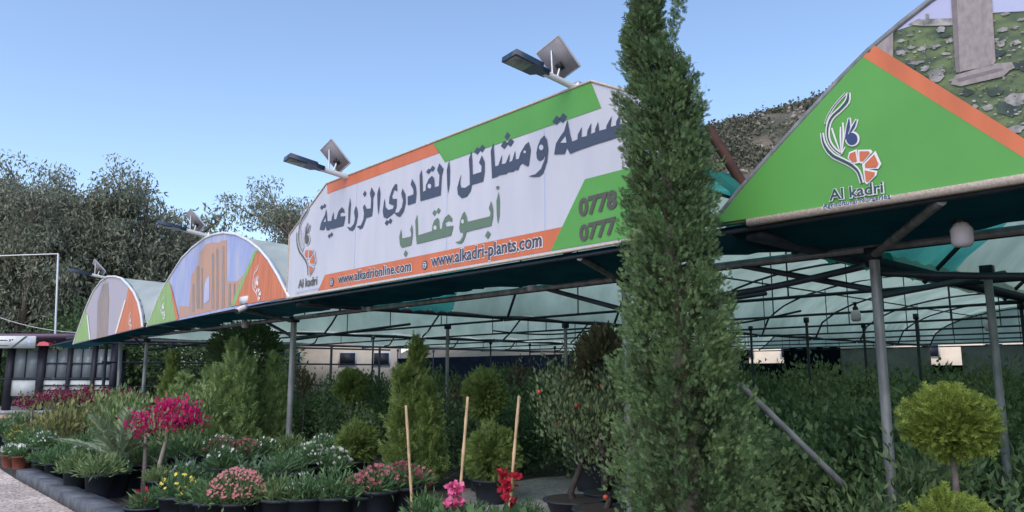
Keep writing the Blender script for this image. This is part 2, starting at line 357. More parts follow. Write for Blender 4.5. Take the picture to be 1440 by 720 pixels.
# scrub and rocks on the hill
g = np.random.default_rng(3); N = 26000
hx = g.uniform(28, 150, N); hy = g.uniform(138, 240, N)
msk = np.sin(hx / 6.3 + 2 * np.sin(hy / 9)) + np.sin(hy / 7.1 + 1.5 * np.sin(hx / 11)) + .9 * np.sin((hx + hy) / 2.7) + g.normal(size=N) * .7 > -.35
hx, hy = hx[msk], hy[msk]; N = len(hx)
from math import floor
def hz(x, y):
    a = np.clip((x - gx_[0]) / (gx_[1] - gx_[0]), 0, nx - 1.001); b = np.clip((y - gy_[0]) / (gy_[1] - gy_[0]), 0, len(gy_) - 1.001)
    i = a.astype(int); j = b.astype(int); fa, fb = a - i, b - j
    return (Z[j, i] * (1 - fa) + Z[j, i + 1] * fa) * (1 - fb) + (Z[j + 1, i] * (1 - fa) + Z[j + 1, i + 1] * fa) * fb
hp = np.stack([hx, hy, hz(hx, hy) - .3], 1)
k = 7; pp = np.repeat(hp, k, 0) + g.normal(size=(N * k, 3)) * np.array([.9, .9, .6]) * np.repeat(g.uniform(.4, 1.5, N), k)[:, None] + np.array([0, 0, .8])
M['scrub'] = leafmat('hill_scrub', (0.17, 0.17, 0.12), (0.085, 0.095, 0.075), .1, .8)
M['hillrock'] = mat('hill_rock', (0.36, 0.32, 0.29), .9, var=.4, scale=1)
ch = scatter(*LEAF, pp, rdir(len(pp), g) + np.array([0, 0, .6]), g.uniform(.5, 1.2, len(pp)), g=g, wid=1.8)
o = add('hill_scrub', npmesh('hill_scrub', ch, ['scrub'])); tag(o, 'low dark scrub scattered over the hillside behind the green gable', 'scrub', kind='stuff')
N = 1500; rx = g.uniform(30, 160, N); ryy = g.uniform(150, 260, N); rp = np.stack([rx, ryy, hz(rx, ryy) + .2], 1)
oc = np.array([(1, 0, 0), (0, 1, 0), (-1, 0, 0), (0, -1, 0), (0, 0, .7), (0, 0, -.7)]) * .5
of = [(0, 1, 4), (1, 2, 4), (2, 3, 4), (3, 0, 4), (1, 0, 5), (2, 1, 5), (3, 2, 5), (0, 3, 5)]
ch = scatter(oc, of, rp, rdir(N, g), g.uniform(.3, 1.0, N) ** 1.5 * 2.4, g=g, wid=1.6)
o = add('hill_rocks', npmesh('hill_rocks', ch, ['hillrock'])); tag(o, 'pale boulders strewn over the hillside behind the green gable', 'rocks', kind='stuff')

# ================================================================== SHADE HOUSE
EAVE, APEX, DEEP = 2.72, 4.22, 26.0
SPANS = [(-15.2, -7.75), (-7.7, -0.05), (0.0, 7.85), (7.9, 15.6)]
sh = empty('shade_house', wp(0, 9, 0), 'long nursery shade house of steel pipe arches under white netting', 'shade house')
inv = np.array(wp(0, 9, 0))
def sadd(name, ch, mats, sm=False):
    me = npmesh(name, shift(ch, -inv), mats if isinstance(mats, list) else [mats])
    if sm: smooth(me)
    return add(name, me, sh)
def crop(pts, x0, y0, s): return [(x0 + a / s, y0 + b / s) for a, b in pts]
def resample(p, n):
    p = np.array(sorted([tuple(q) for q in p])); d = np.r_[0, np.cumsum(np.linalg.norm(np.diff(p, axis=0), axis=1))]; t = np.linspace(0, d[-1], n)
    return np.stack([np.interp(t, d, p[:, 0]), np.interp(t, d, p[:, 1])], 1)
GAB2 = [(30, 672), (75, 560), (130, 430), (180, 350), (250, 240), (320, 170), (400, 110), (450, 90), (520, 78), (600, 90), (670, 125), (740, 180), (800, 250), (860, 350), (900, 430), (930, 488)]
GAB3 = [(75, 630), (100, 550), (140, 440), (180, 330), (230, 220), (290, 140), (340, 105), (400, 105), (450, 120), (500, 170), (545, 230), (580, 310), (600, 400), (612, 500)]
UA = -11.45
_l = [tuple(uz(x, y, -.03)) for x, y in [(1000, 319), (1018, 295), (1040, 268), (1080, 222), (1130, 167), (1180, 113), (1222, 71), (1270, 31), (1310, 0)]]
_ue, _ze = _l[-1]; _l += [(_ue + (UA - _ue) * t, _ze + .48 * math.sin(t * math.pi / 2)) for t in (.35, .7, 1.0)]
PROF = {0: _l + [(2 * UA - u, z) for u, z in _l[-2::-1]],
        1: [(-3.9 - 3.8 * math.cos(t), EAVE + 1.28 * math.sin(t) ** .95) for t in np.linspace(0, math.pi, 25)],
        2: [tuple(uz(x, y, -.03)) for x, y in crop(GAB2, 200, 310, 4.5)], 3: [tuple(uz(x, y, -.03)) for x, y in crop(GAB3, 90, 370, 5.5375)]}
def arch_pts(si, w, n=17, dz=0.0):
    p = resample(PROF[si], n); c = p[:, 0].mean()
    zz = EAVE + (np.maximum(p[:, 1], EAVE) - EAVE) * np.clip((p[:, 1] - EAVE) * 9, 0, 1)
    return np.array([wp(c + (u - c) * .99, w, z - .05 + dz) for u, z in zip(p[:, 0], zz)])
for si, (a, b) in enumerate(SPANS):
    # netting sheets along the tunnel
    secs = [(0.06, 5.0, 'teal_net'), (5.0, DEEP, 'white_net')] if si == 0 else [(0.06, 3.0, 'teal_net'), (3.0, DEEP, 'white_net')] if si == 1 else [(0.06, DEEP, 'white_net')]
    for w0, w1, mt in secs:
        rows = []; nw = 24
        for j in range(nw + 1):
            w = w0 + (w1 - w0) * j / nw
            P = arch_pts(si, w, 25, .03)
            sag = .05 * math.sin(j * math.pi / 2) ** 2
            P[:, 2] += rng.normal(size=25) * .012 - sag
            rows.append(P)
        Vn = np.concatenate(rows); fm = []; mm = []
        fq = [(j * 25 + i, j * 25 + i + 1, (j + 1) * 25 + i + 1, (j + 1) * 25 + i) for j in range(nw) for i in range(24)]
        ridge = [q for q in fq if 10 <= (q[0] % 25) <= 14]; rest = [q for q in fq if not (10 <= (q[0] % 25) <= 14)]
        sadd('roof_netting', [(Vn, np.array(rest), 0), (Vn, np.array(ridge), 1 if mt == 'white_net' and si in (2, 3) else 0)], [mt, 'teal_net'], True)
    ws = np.arange(1.2, DEEP + .1, 3.1)
    for w in ws:
        sadd('arch_rib', tube(arch_pts(si, w, 17, -.03), .026, 6), 'dark_steel')
        sadd('tie_bar', tube([wp(a, w, EAVE - .12), wp(b, w, EAVE - .12)], .024, 6), 'dark_steel')
        for q in (.25, .5, .75):
            uu = a + (b - a) * q; i = arch_pts(si, w, 41); k = np.argmin(np.abs(np.array([to_uw(p)[0] for p in i]) - uu))
            sadd('hanger_rod', tube([wp(uu, w, EAVE - .12), wp(uu, w, i[k][2] - .03)], .012, 5), 'dark_steel')
    E_ = arch_pts(si, DEEP, 25, .02); L_ = E_.copy(); L_[:, 2] = EAVE - .05
    sadd('end_netting', [(np.vstack([E_, L_]), np.array([(i, i + 1, 26 + i, 25 + i) for i in range(24)]), 0)], 'white_net')
    for q in (4, 8, 12):
        p0 = arch_pts(si, 1.2, 17, -.07)[q]; p1 = arch_pts(si, DEEP, 17, -.07)[q]
        sadd('purlin', tube([p0, p1], .02, 6), 'dark_steel')
for u in (-15.2, -7.72, -.02, 7.87, 15.6):
    sadd('gutter_beam', boxm(wp(u - .07, .1, EAVE - .10), wp(u + .07, .1, 0) - wp(u - .07, .1, 0), wp(u, DEEP, 0) - wp(u, .1, 0), (0, 0, .08)), 'dark_steel')
# side rails and posts of the open left end
for z in (EAVE - .16, 1.95, 1.15, .8, .5):
    sadd('side_rail', tube([wp(15.9, 1.2, z), wp(15.9, 12, z)], .035, 6), 'dark_steel')
for w in (1.3, 3.3, 5.3, 7.3, 9.3, 11.5):
    sadd('side_post', tube([wp(15.9, w, 0), wp(15.9, w, EAVE)], .05, 6), 'dark_steel')
# overhanging dark net along the front with a ragged back edge
ch = []; us = np.arange(-16.5, 17.81, .16); top = []; bot = []
for i, u in enumerate(us):
    drop = np.interp(u, [-17, 7, 12, 18], [0, 0, -.06, -.22])
    top.append(wp(u, 0.0, EAVE + .005 + drop)); bot.append(wp(u, 1.15 + rng.uniform(-.07, .1) + .08 * math.sin(u * 2.1), EAVE - .05 + .03 * math.sin(u * 1.7) + drop))
n_ = len(us); mid = [(np.array(t) * .5 + np.array(b_) * .5 - np.array([0, 0, .05 + .02 * math.sin(i * .7)])) for i, (t, b_) in enumerate(zip(top, bot))]
Vn = np.array(top + mid + bot); fq = [(r * n_ + i, r * n_ + i + 1, (r + 1) * n_ + i + 1, (r + 1) * n_ + i) for r in (0, 1) for i in range(n_ - 1)]
sadd('overhang_net', [(Vn, np.array(fq), 0)], 'dark_net')
for a, b in ((-16.5, 7.5), (7.5, 17.8)):
    sadd('front_rail', tube([wp(a, .03, EAVE - .03), wp(b, .03, EAVE - .03 - (.2 if b > 8 else 0))], .022, 6), 'dark_steel')
    sadd('front_beam', tube([wp(a, 1.2, EAVE - .10), wp(b, 1.2, EAVE - .10)], .04, 8), 'steel')
# front posts (base and top seen in the photograph)
def post(x, ytop, ybase_x, w, ztop, r, m='steel', base_u=None):
    u, _ = uz(x, ytop, w)
    ub = u + (base_u or 0)
    sadd('post', tube([wp(ub, w, 0), wp(u, w, ztop)], r, 10), m)
    sadd('post_plate', cbox(wp(u, w, ztop - .03), (r * 2.8, r * 2.8, .10), ANG), 'dark_steel')
    return u
upost = [post(414, 440, 400, 1.2, EAVE - .1, .055), post(1230, 375, 1247, 1.2, EAVE - .12, .040), post(880, 400, 880, 1.2, EAVE - .1, .05)]
upost.append(post(207, 478, 200, 1.2, EAVE - .2, .05))
sadd('post', tube([wp(13.6, 1.2, 0), wp(13.9, 1.2, EAVE - .2)], .06, 8), 'steel')
for x, y, w in ((630, 430, 4.6), (1390, 400, 3.2), (795, 445, 6.2)):
    post(x, y, x, w, EAVE - .1, .038)
for x, w in ((1135, 8.4), (1215, 10.8), (1290, 9), (1056, 10), (525, 6), (690, 10.8), (745, 13), (860, 10.8), (985, 7), (560, 13), (1440, 8), (610, 15), (780, 15.5)):
    post(x, 470, x, w, EAVE - .1, .026, 'dark_steel')
# front braces that carry the overhang
for u in (upost[1], upost[2], upost[0], upost[3]):
    sadd('brace', tube([wp(u, 1.2, EAVE - .16), wp(u - (.9 if u == upost[1] else .4), .04, EAVE - .04)], .034, 8), 'steel')
    sadd('brace', tube([wp(u, 1.2, EAVE - .45), wp(u + 1.2, 1.2, EAVE - .12)], .03, 6), 'dark_steel')
    sadd('brace', tube([wp(u, 1.2, EAVE - .5), wp(u - .3, 3.6, EAVE - .12)], .03, 6), 'dark_steel')
sag = [wp(upost[1] + 2.6 - 2.6 * t, 1.0, EAVE - .12 - .22 * math.sin(math.pi * t ** .7) - .15 * t) for t in np.linspace(0, 1, 12)]
sadd('loose_pipe', tube(sag, .03, 6), 'dark_steel')
sag = [wp(upost[1] - 3.2 * t, 1.3 + .8 * t, EAVE - .3 - .12 * math.sin(math.pi * t)) for t in np.linspace(0, 1, 10)]
sadd('loose_pipe', tube(sag, .03, 6), 'dark_steel')
for u0, u1, w in ((2.5, -1.8, 6.2), (-1.8, -5.0, 6.2), (-8.6, -12.5, 4.5)):
    sadd('cable', tube([wp(u0 + (u1 - u0) * t, w, EAVE - .14 - .16 * math.sin(math.pi * t)) for t in np.linspace(0, 1, 14)], .018, 5), 'black')
# back walls
def bw(x): return uz(x, 500, DEEP)[0]
def panel(x0, x1, z0, z1, m, nm):
    a, b = bw(x0), bw(x1); n = 14; Vn = []; 
    for i in range(n + 1):
        u = a + (b - a) * i / n; wv = .12 * math.sin(i * 1.9)
        Vn += [wp(u, DEEP + wv, z0), wp(u, DEEP + wv * .4, z1)]
    sadd(nm, [(np.array(Vn), np.array([(2 * i, 2 * i + 2, 2 * i + 3, 2 * i + 1) for i in range(n)]), 0)], m)
panel(545, 1052, 0, EAVE - .02, 'navy_net', 'back_net'); panel(1052, 1102, 0, 2.05, 'navy_net', 'back_net'); panel(1102, 1182, 0, EAVE - .02, 'navy_net', 'back_net')
panel(1182, 1308, 0, EAVE - .1, 'pale_sheet', 'back_sheet'); panel(1308, 1352, 0, 1.9, 'navy_net', 'back_net'); panel(1352, 1700, 0, EAVE - .1, 'pale_sheet', 'back_sheet')

# ================================================================== BANNERS
def poly_ch(pts, w, mi=0):
    """pts in (u,z); one n-gon facing the road"""
    V = np.array([wp(u, w, z) for u, z in pts]); return [(V, np.array([tuple(range(len(V)))]), mi)]
def pxs(pts): return [tuple(uz(x, y, -.03)) for x, y in pts]
def strokes(pts, wd):
    pts = np.asarray(pts, float); n = len(pts); wd = np.full(n, wd) if np.isscalar(wd) else np.asarray(wd, float)
    T = norm(np.gradient(pts, axis=0)); Nn = np.stack([-T[:, 1], T[:, 0]], 1)
    L = pts + Nn * wd[:, None] / 2; Rr = pts - Nn * wd[:, None] / 2
    return [tuple(q) for q in np.vstack([L, Rr[::-1]])]
def smoothpts(pts, n=24):
    pts = np.asarray(pts, float); t = np.linspace(0, len(pts) - 1, n); i = np.clip(t.astype(int), 0, len(pts) - 2); f = t - i
    def P(k): return pts[np.clip(k, 0, len(pts) - 1)]
    p0, p1, p2, p3 = P(i - 1), P(i), P(i + 1), P(i + 2); f = f[:, None]
    return .5 * (2 * p1 + (p2 - p0) * f + (2 * p0 - 5 * p1 + 4 * p2 - p3) * f ** 2 + (3 * p1 - p0 - 3 * p2 + p3) * f ** 3)
def dia(cx, cy, rx, ry, sl=-.35): return [(cx - rx, cy - rx * sl), (cx, cy - ry), (cx + rx, cy + rx * sl), (cx, cy + ry)]
def ell(cx, cy, rx, ry, n=18): return [(cx + rx * math.cos(2 * math.pi * k / n), cy + ry * math.sin(2 * math.pi * k / n)) for k in range(n)]
def text_local(body, bold=0.0):
    c = bpy.data.curves.new('lettering', 'FONT'); c.body = body; c.offset = bold; c.resolution_u = 3
    o = bpy.data.objects.new('lettering', c); COL.objects.link(o)
    dg = bpy.context.evaluated_depsgraph_get(); dg.update()
    me = bpy.data.meshes.new_from_object(o.evaluated_get(dg)); bpy.data.objects.remove(o); bpy.data.curves.remove(c)
    V = np.array([v.co[:] for v in me.vertices]); Fs = [tuple(p.vertices) for p in me.polygons]; bpy.data.meshes.remove(me)
    return V, Fs
def text_ch(body, p_start, p_end, cap, w, mi=0, bold=0.0, shear=None):
    """p_start/p_end: (u,z) ends of the base line, cap: (u,z) height of a capital above p_start"""
    V, Fs = text_local(body, bold); x0, x1 = V[:, 0].min(), V[:, 0].max(); H = .70
    p_start = np.array(p_start); p_end = np.array(p_end); ax = (p_end - p_start) / (x1 - x0); ay = np.array([0, cap / H])
    q = p_start + (V[:, 0:1] - x0) * ax + V[:, 1:2] * ay
    Vw = np.array([wp(u, w, z) for u, z in q]); out = []
    for k in (3, 4):
        f = [t for t in Fs if len(t) == k]
        if f: out.append((Vw, np.array(f), mi))
    for t in Fs:
        if len(t) > 4: out.append((Vw[list(t)], np.array([range(len(t))]), mi))
    return out
def slab_panel(pts, w0, w1, mi=0):
    n = len(pts); A = np.array([wp(u, w0, z) for u, z in pts]); B = np.array([wp(u, w1, z) for u, z in pts])
    V = np.vstack([A, B]); side = np.array([(i, (i + 1) % n, n + (i + 1) % n, n + i) for i in range(n)])
    return [(V, np.array([tuple(range(n))]), mi), (V, np.array([tuple(range(2 * n - 1, n - 1, -1))]), mi), (V, side, mi)]
def banner(name, loc, label, cat='banner'):
    o = empty(name, loc, label, cat); o['_o'] = 0; del o['_o']
    base = np.array(loc)
    def put(nm, ch, mats): return add(nm, npmesh(nm, shift(ch, -base), mats if isinstance(mats, list) else [mats]), o)
    return o, put
W1, W2, W3, W4, W5 = -.034, -.038, -.042, -.046, -.050

# ---- logo, drawn once in (u,z) of the green gable, then mapped
def cF(p): return pxs(crop(p, 1140, 110, 6.543))
def cG(p): return pxs(crop(p, 1140, 200, 6.543))
s1 = crop([(118, 510), (130, 590), (165, 660), (212, 712)], 1140, 110, 6.543) + crop([(245, 145), (320, 180), (400, 225), (455, 285), (485, 380)], 1140, 200, 6.543)
s2 = crop([(362, 140), (352, 215), (290, 290), (215, 360), (180, 430), (170, 520), (190, 600), (240, 665), (295, 705)], 1140, 110, 6.543)
s3 = crop([(335, 148), (250, 240), (180, 345), (148, 430)], 1140, 110, 6.543)
leaves = [([(370, 370), (362, 460), (335, 570)], (2, 34, 8)), ([(440, 385), (412, 450), (372, 520)], (2, 26, 8))]
wleaves = [([(210, 465), (240, 560), (288, 690)], (14, 18, 6)), ([(290, 455), (290, 560), (296, 690)], (12, 18, 6)), ([(312, 415), (318, 540), (302, 690)], (14, 20, 6)), ([(330, 640), (312, 680), (300, 705)], (10, 10, 6))]
petals = [[(368, 150), (378, 112), (428, 92), (442, 182), (400, 190)], [(465, 92), (550, 90), (562, 105), (495, 182), (470, 176)], [(602, 120), (640, 205), (620, 236), (520, 240), (515, 208)], [(513, 265), (608, 285), (602, 312), (540, 372), (525, 360)]]
def grow(p, s): p = np.array(p, float); c = p.mean(0); return [tuple(c + (q - c) * s) for q in p]
def logo_polys(mono=False):
    L = []
    k = 1 / 6.543
    wd1 = np.interp(np.linspace(0, 1, 24), [0, .3, .7, 1], [8, 26, 26, 16]) * k; wd2 = np.interp(np.linspace(0, 1, 24), [0, .12, .5, 1], [8, 26, 15, 8]) * k
    a1, a2, a3 = smoothpts(s1), smoothpts(s2), smoothpts(s3, 14)
    if not mono:
        L += [(0, pxs(strokes(a1, wd1 + 26 * k))), (0, pxs(strokes(a2, wd2 + 28 * k))), (0, pxs(strokes(a3, 24 * k)))]
        for p, wd in leaves: L.append((0, pxs(strokes(smoothpts(crop(p, 1140, 110, 6.543), 10), (np.interp(np.linspace(0, 1, 10), [0, .5, 1], wd) + 24) * k))))
        for p in petals: L.append((0, cG(grow(p, 1.42))))
        L.append((0, cF(ell(398, 565, 68, 70))))
    for p, wd in wleaves: L.append((0, pxs(strokes(smoothpts(crop(p, 1140, 110, 6.543), 8), np.interp(np.linspace(0, 1, 8), [0, .5, 1], wd) * k))))
    d = 0 if mono else 1
    L += [(d, pxs(strokes(a1, wd1))), (d, pxs(strokes(a2, wd2))), (d, pxs(strokes(a3, 7 * k)))]
    for p, wd in leaves: L.append((0 if mono else 2, pxs(strokes(smoothpts(crop(p, 1140, 110, 6.543), 10), np.interp(np.linspace(0, 1, 10), [0, .5, 1], wd) * k))))
    L.append((0 if mono else 2, cF(ell(396, 566, 52, 56))))
    for p in petals: L.append((0 if mono else 3, cG(p)))
    return L
LOGO = logo_polys(); LOGOM = logo_polys(True)
LB = dict(top=cF([(362, 140)])[0], bot=cG([(485, 385)])[0], left=cF([(115, 520)])[0], right=cG([(650, 205)])[0])
def map_logo(L, top, bot, left, right, w):
    """fit the logo's box to another box given by (u,z) points of its extremes"""
    su = (right[0] - left[0]) / (LB['right'][0] - LB['left'][0]); sz = (top[1] - bot[1]) / (LB['top'][1] - LB['bot'][1])
    out = []
    for i, (mi, p) in enumerate(L): out += poly_ch([(left[0] + (u - LB['left'][0]) * su, bot[1] + (z - LB['bot'][1]) * sz) for u, z in p], w - .0004 * i, mi)
    return out
def draw_logo(L, w):
    out = []
    for i, (mi, p) in enumerate(L): out += poly_ch(p, w - .0004 * i, mi)
    return out
LM = ['ink_white', 'ink_dark', 'ink_navy', 'vinyl_orange']

# ---- main sign
zt, zb = uz(660, 196)[1], EAVE + .02
ZT = float(np.mean([uz(860, 101)[1], uz(462, 262)[1], uz(660, 182)[1]]))
uL, uR = .10, float(uz(984, 200)[0])
cx_ = uz(462, 262)[0]; zch = uz(412, 330)[1]
sign_pts = [(uL, zb), (uL, zch), (cx_, ZT), (uR - (cx_ - uL) * -1 * -1 + 0, ZT), (uR, zch), (uR, zb)]
sign_pts[3] = (uR + (uL - cx_), ZT)
sg, put = banner('sign_board', wp((uL + uR) / 2, 0, zb), 'large white sign board with slate Arabic lettering and orange web address strip', 'sign')
put('panel', slab_panel(sign_pts, -.03, .03), 'vinyl_white')
put('edge_frame', sum([tube([wp(*p[:1], -.035, p[1]), wp(*q[:1], -.035, q[1])], .013, 6) for p, q in zip(sign_pts, sign_pts[1:] + sign_pts[:1])], []), 'trim')
def line_u(x, y): return uz(x, y, -.03)
hs = ZT - uz(660, 207)[1]
g0 = uz(612, 205)[0]; g1 = uz(622, 216)[0]
zs0 = ZT - .015; 
so_ = uz(458, 264)[0]; 
put('top_orange_stripe', poly_ch([(cx_ - .02, ZT - .012), (g0, ZT - .012), (g1, ZT - .16), (so_ - .12, ZT - .16)], W1), 'vinyl_orange')
put('top_green_stripe', poly_ch([(g0, ZT - .012), (sign_pts[3][0], ZT - .012), (sign_pts[3][0] - .12, ZT - .30), (g1 - .1, ZT - .30)], W1), 'vinyl_green')
zo = float(np.mean([uz(463, 387)[1], uz(786, 320)[1]]))
put('bottom_orange_stripe', poly_ch([(uz(450, 410)[0], zb + .03), (uz(460, 387)[0], zo), (uz(800, 316)[0], zo), (uz(778, 352)[0], zb + .03)], W1), 'vinyl_orange')
zg = uz(826, 253)[1]
put('green_corner', poly_ch([(uz(778, 353)[0], zb + .03), (uz(826, 253)[0], zg), (uR + .02, zg), (uR + .02, zb + .03)], W1 - .002), 'vinyl_green')
# seams
put('seam', sum([poly_ch([(u, zb + .05), (u - .012, zb + .05), (u - .012, ZT - .02), (u, ZT - .02)], -.0325) for u in (-3.95, -5.55, -1.9)], []), 'ink_faint')
A = lambda p: pxs(crop(p, 440, 250, 8)); B = lambda p: pxs(crop(p, 530, 210, 6.5417)); C = lambda p: pxs(crop(p, 640, 180, 6.543)); D = lambda p: pxs(crop(p, 740, 130, 5.5375)); Ecr = lambda p: pxs(crop(p, 550, 260, 6.547))
waw = [(825, 68), (850, 110), (862, 200), (850, 310), (815, 415), (780, 447), (730, 452), (678, 446), (745, 425), (795, 375), (830, 285), (836, 240), (815, 285), (780, 305), (757, 280), (752, 230), (765, 165), (790, 105)]
LETT = [
 A([(80, 585), (95, 510), (122, 455), (140, 415), (155, 350), (162, 420), (166, 490), (213, 485), (218, 445), (237, 385), (240, 470), (268, 465), (278, 425), (295, 375), (330, 330), (352, 350), (362, 395), (335, 388), (308, 402), (318, 437), (370, 430), (350, 540), (245, 570), (215, 577), (205, 562), (195, 586), (156, 592), (148, 530), (130, 590)]),
 A([(402, 515), (404, 350), (424, 222), (431, 300), (417, 515)]),
 A([(485, 318), (505, 355), (511, 420), (492, 520), (467, 580), (445, 598), (415, 590), (388, 553), (430, 560), (465, 520), (478, 460), (468, 385)]),
 A([(665, 108), (702, 175), (682, 225), (680, 330), (668, 432), (602, 452), (587, 500), (562, 565), (535, 579), (498, 548), (545, 535), (573, 470), (580, 400), (568, 330), (585, 298), (610, 350), (655, 345), (660, 240), (646, 175)]),
 A([(752, 95), (763, 180), (756, 300), (742, 418), (732, 330), (729, 180)]),
 B([(68, 490), (75, 452), (82, 530), (108, 558), (150, 548), (162, 518), (115, 500), (120, 440), (145, 365), (172, 320), (190, 322), (190, 385), (163, 372), (142, 432), (150, 458), (187, 455), (183, 530), (166, 580), (128, 612), (95, 637), (66, 622), (58, 570)]),
 B([(240, 360), (265, 410), (270, 490), (250, 570), (215, 622), (188, 612), (163, 584), (205, 580), (235, 530), (245, 470), (228, 410)]),
 B([(328, 272), (360, 330), (369, 400), (358, 492), (288, 514), (287, 435), (340, 415), (340, 370), (315, 325)]),
 B([(415, 188), (422, 260), (426, 395), (453, 377), (455, 330), (480, 275), (510, 243), (530, 265), (536, 350), (575, 337), (580, 240), (558, 190), (578, 128), (617, 180), (601, 240), (590, 422), (404, 477), (399, 350), (397, 240)]),
 B([(670, 103), (677, 200), (673, 320), (660, 408), (651, 320), (647, 190)]),
 C([(155, 212), (161, 300), (166, 430), (245, 405), (248, 350), (224, 320), (250, 252), (276, 310), (276, 400), (262, 492), (160, 522), (145, 582), (110, 632), (65, 646), (30, 612), (24, 550), (60, 423), (50, 510), (60, 550), (100, 550), (140, 520), (138, 400), (131, 290)]),
 C([(358, 138), (363, 230), (371, 355), (402, 345), (437, 243), (430, 335), (470, 325), (507, 233), (500, 320), (530, 300), (557, 208), (561, 290), (590, 285), (605, 230), (650, 155), (682, 128), (700, 200), (682, 345), (670, 354), (620, 325), (600, 345), (585, 387), (550, 387), (545, 402), (485, 407), (480, 422), (415, 433), (400, 440), (390, 446), (344, 464), (339, 350), (332, 210)]),
 C(waw),
 D([(325, 213), (346, 330), (362, 385), (403, 366), (405, 330), (437, 268), (432, 350), (475, 340), (480, 300), (510, 238), (506, 325), (540, 310), (541, 285), (563, 228), (572, 300), (625, 285), (630, 258), (670, 183), (659, 270), (702, 258), (706, 222), (740, 163), (731, 250), (886, 205), (880, 312), (700, 355), (625, 380), (550, 402), (470, 430), (395, 457), (345, 479), (320, 428), (303, 481), (221, 483), (235, 400), (265, 350), (300, 300)]),
]
DOTS = [A(dia(104, 333, 20, 28)), A(dia(135, 318, 18, 27)), A(dia(188, 655, 15, 27)), A(dia(214, 638, 15, 27)), A(dia(588, 180, 20, 36)), B(dia(95, 675, 19, 27)), B(dia(127, 660, 19, 27)), B(dia(480, 202, 24, 25)), B(dia(516, 178, 23, 28)),
        C(dia(209, 210, 32, 34)), C(dia(253, 188, 28, 36)), C(dia(485, 75, 27, 37)), C(dia(457, 155, 33, 38)), C(dia(513, 133, 33, 38)), D(dia(240, 218, 33, 36)), D(dia(290, 200, 33, 38))]
HOLES = [A([(130, 497), (150, 455), (153, 495)]), B(ell(491, 340, 17, 22)), C(ell(648, 222, 11, 12)), C(ell(800, 181, 20, 26)), D([(273, 394), (312, 343), (320, 393)]), D(ell(122, 430, 2, 2))]
dU = uz(905, 130)[0] - uz(765, 210)[0]
hid = [[(u + dU - .15, z + .02) for u, z in C(waw)]]
mm = [(u + dU - .62, z + .06) for u, z in C([(620, 325), (600, 300), (605, 230), (650, 155), (682, 128), (700, 200), (682, 345), (670, 354)])]
hid.append(mm)
put('slate_lettering', sum([poly_ch(p, W2) for p in LETT + DOTS + hid], []), 'ink')
put('letter_counters', sum([poly_ch(p, W3) for p in HOLES[:5]], []), 'vinyl_white')
G2 = [Ecr([(95, 408), (101, 450), (101, 495), (185, 475), (190, 450), (180, 415), (195, 363), (204, 420), (200, 480), (188, 556), (100, 578), (85, 550), (79, 480)]),
      Ecr([(245, 273), (249, 360), (251, 465), (380, 425), (385, 375), (400, 330), (430, 303), (445, 320), (450, 405), (470, 405), (478, 350), (500, 300), (535, 270), (567, 310), (565, 340), (530, 330), (500, 347), (510, 385), (577, 375), (556, 466), (240, 545), (231, 450), (227, 330)]),
      Ecr([(925, 148), (943, 220), (943, 290), (926, 376), (695, 433), (685, 482), (660, 532), (635, 543), (593, 530), (640, 515), (665, 470), (668, 440), (640, 436), (631, 400), (640, 330), (660, 270), (680, 246), (699, 290), (706, 340), (915, 290), (920, 260), (904, 215)]),
      Ecr([(995, 62), (1004, 150), (1001, 280), (987, 362), (977, 280), (974, 150)]), Ecr([(968, 28), (975, 14), (992, 8), (1006, 24), (988, 30), (1000, 38), (984, 44)]),
      Ecr(dia(138, 632, 19, 32)), Ecr(dia(403, 257, 19, 28)), Ecr(dia(440, 238, 19, 28)), Ecr(dia(895, 460, 27, 38))]
put('green_lettering', sum([poly_ch(p, W2) for p in G2], []), 'ink_green')
put('green_letter_counters', sum([poly_ch(p, W3) for p in [Ecr(ell(412, 395, 15, 20)), Ecr(ell(665, 338, 13, 20))]], []), 'vinyl_white')
def tx(body, x0, y0, x1, y1, capx, w, bold=0.0, mi=0):
    a = uz(x0, y0, -.03); b = uz(x1, y1, -.03); return text_ch(body, a, b, uz(x0, capx, -.03)[1] - a[1], w, mi, bold)
put('web_address', tx('www.alkadrionline.com', 476, 398.5, 579, 380.5, 386, W3 - .001, .018), 'ink')
put('web_address_outline', tx('www.alkadrionline.com', 475.3, 398.9, 579.7, 380.9, 386, W2, .055), 'ink_white')
put('web_address', tx('www.alkadri-plants.com', 607, 375, 763, 346, 358.5, W3 - .001, .018), 'ink')
put('web_address_outline', tx('www.alkadri-plants.com', 606, 375.4, 764, 346.4, 358.5, W2, .055), 'ink_white')
ch = []
for (cx, cy, r) in ((467, 397, 6), (598, 373, 6.5)):
    c = uz(cx, cy, -.03); rr = abs(uz(cx, cy - r, -.03)[1] - c[1])
    ch += poly_ch([(c[0] + rr * math.cos(t), c[1] + rr * math.sin(t)) for t in np.linspace(0, 2 * math.pi, 20)[:-1]], W2, 0)
    ch += poly_ch([(c[0] + rr * .7 * math.cos(t), c[1] + rr * .7 * math.sin(t)) for t in np.linspace(0, 2 * math.pi, 20)[:-1]], W3, 1)
    for q in (-.35, 0, .35):
        ch += poly_ch([(c[0] - rr * .62, c[1] + rr * q - rr * .05), (c[0] + rr * .62, c[1] + rr * q - rr * .05), (c[0] + rr * .62, c[1] + rr * q + rr * .07), (c[0] - rr * .62, c[1] + rr * q + rr * .07)], W4, 0)
    ch += poly_ch([(c[0] - rr * .06, c[1] - rr * .65), (c[0] + rr * .06, c[1] - rr * .65), (c[0] + rr * .06, c[1] + rr * .65), (c[0] - rr * .06, c[1] + rr * .65)], W4, 0)
put('globe_symbol', ch, ['ink', 'ink_white'])
put('phone_number', tx('0778', 815, 304, 869, 291, 281, W3 - .002, .045), 'ink_grey')
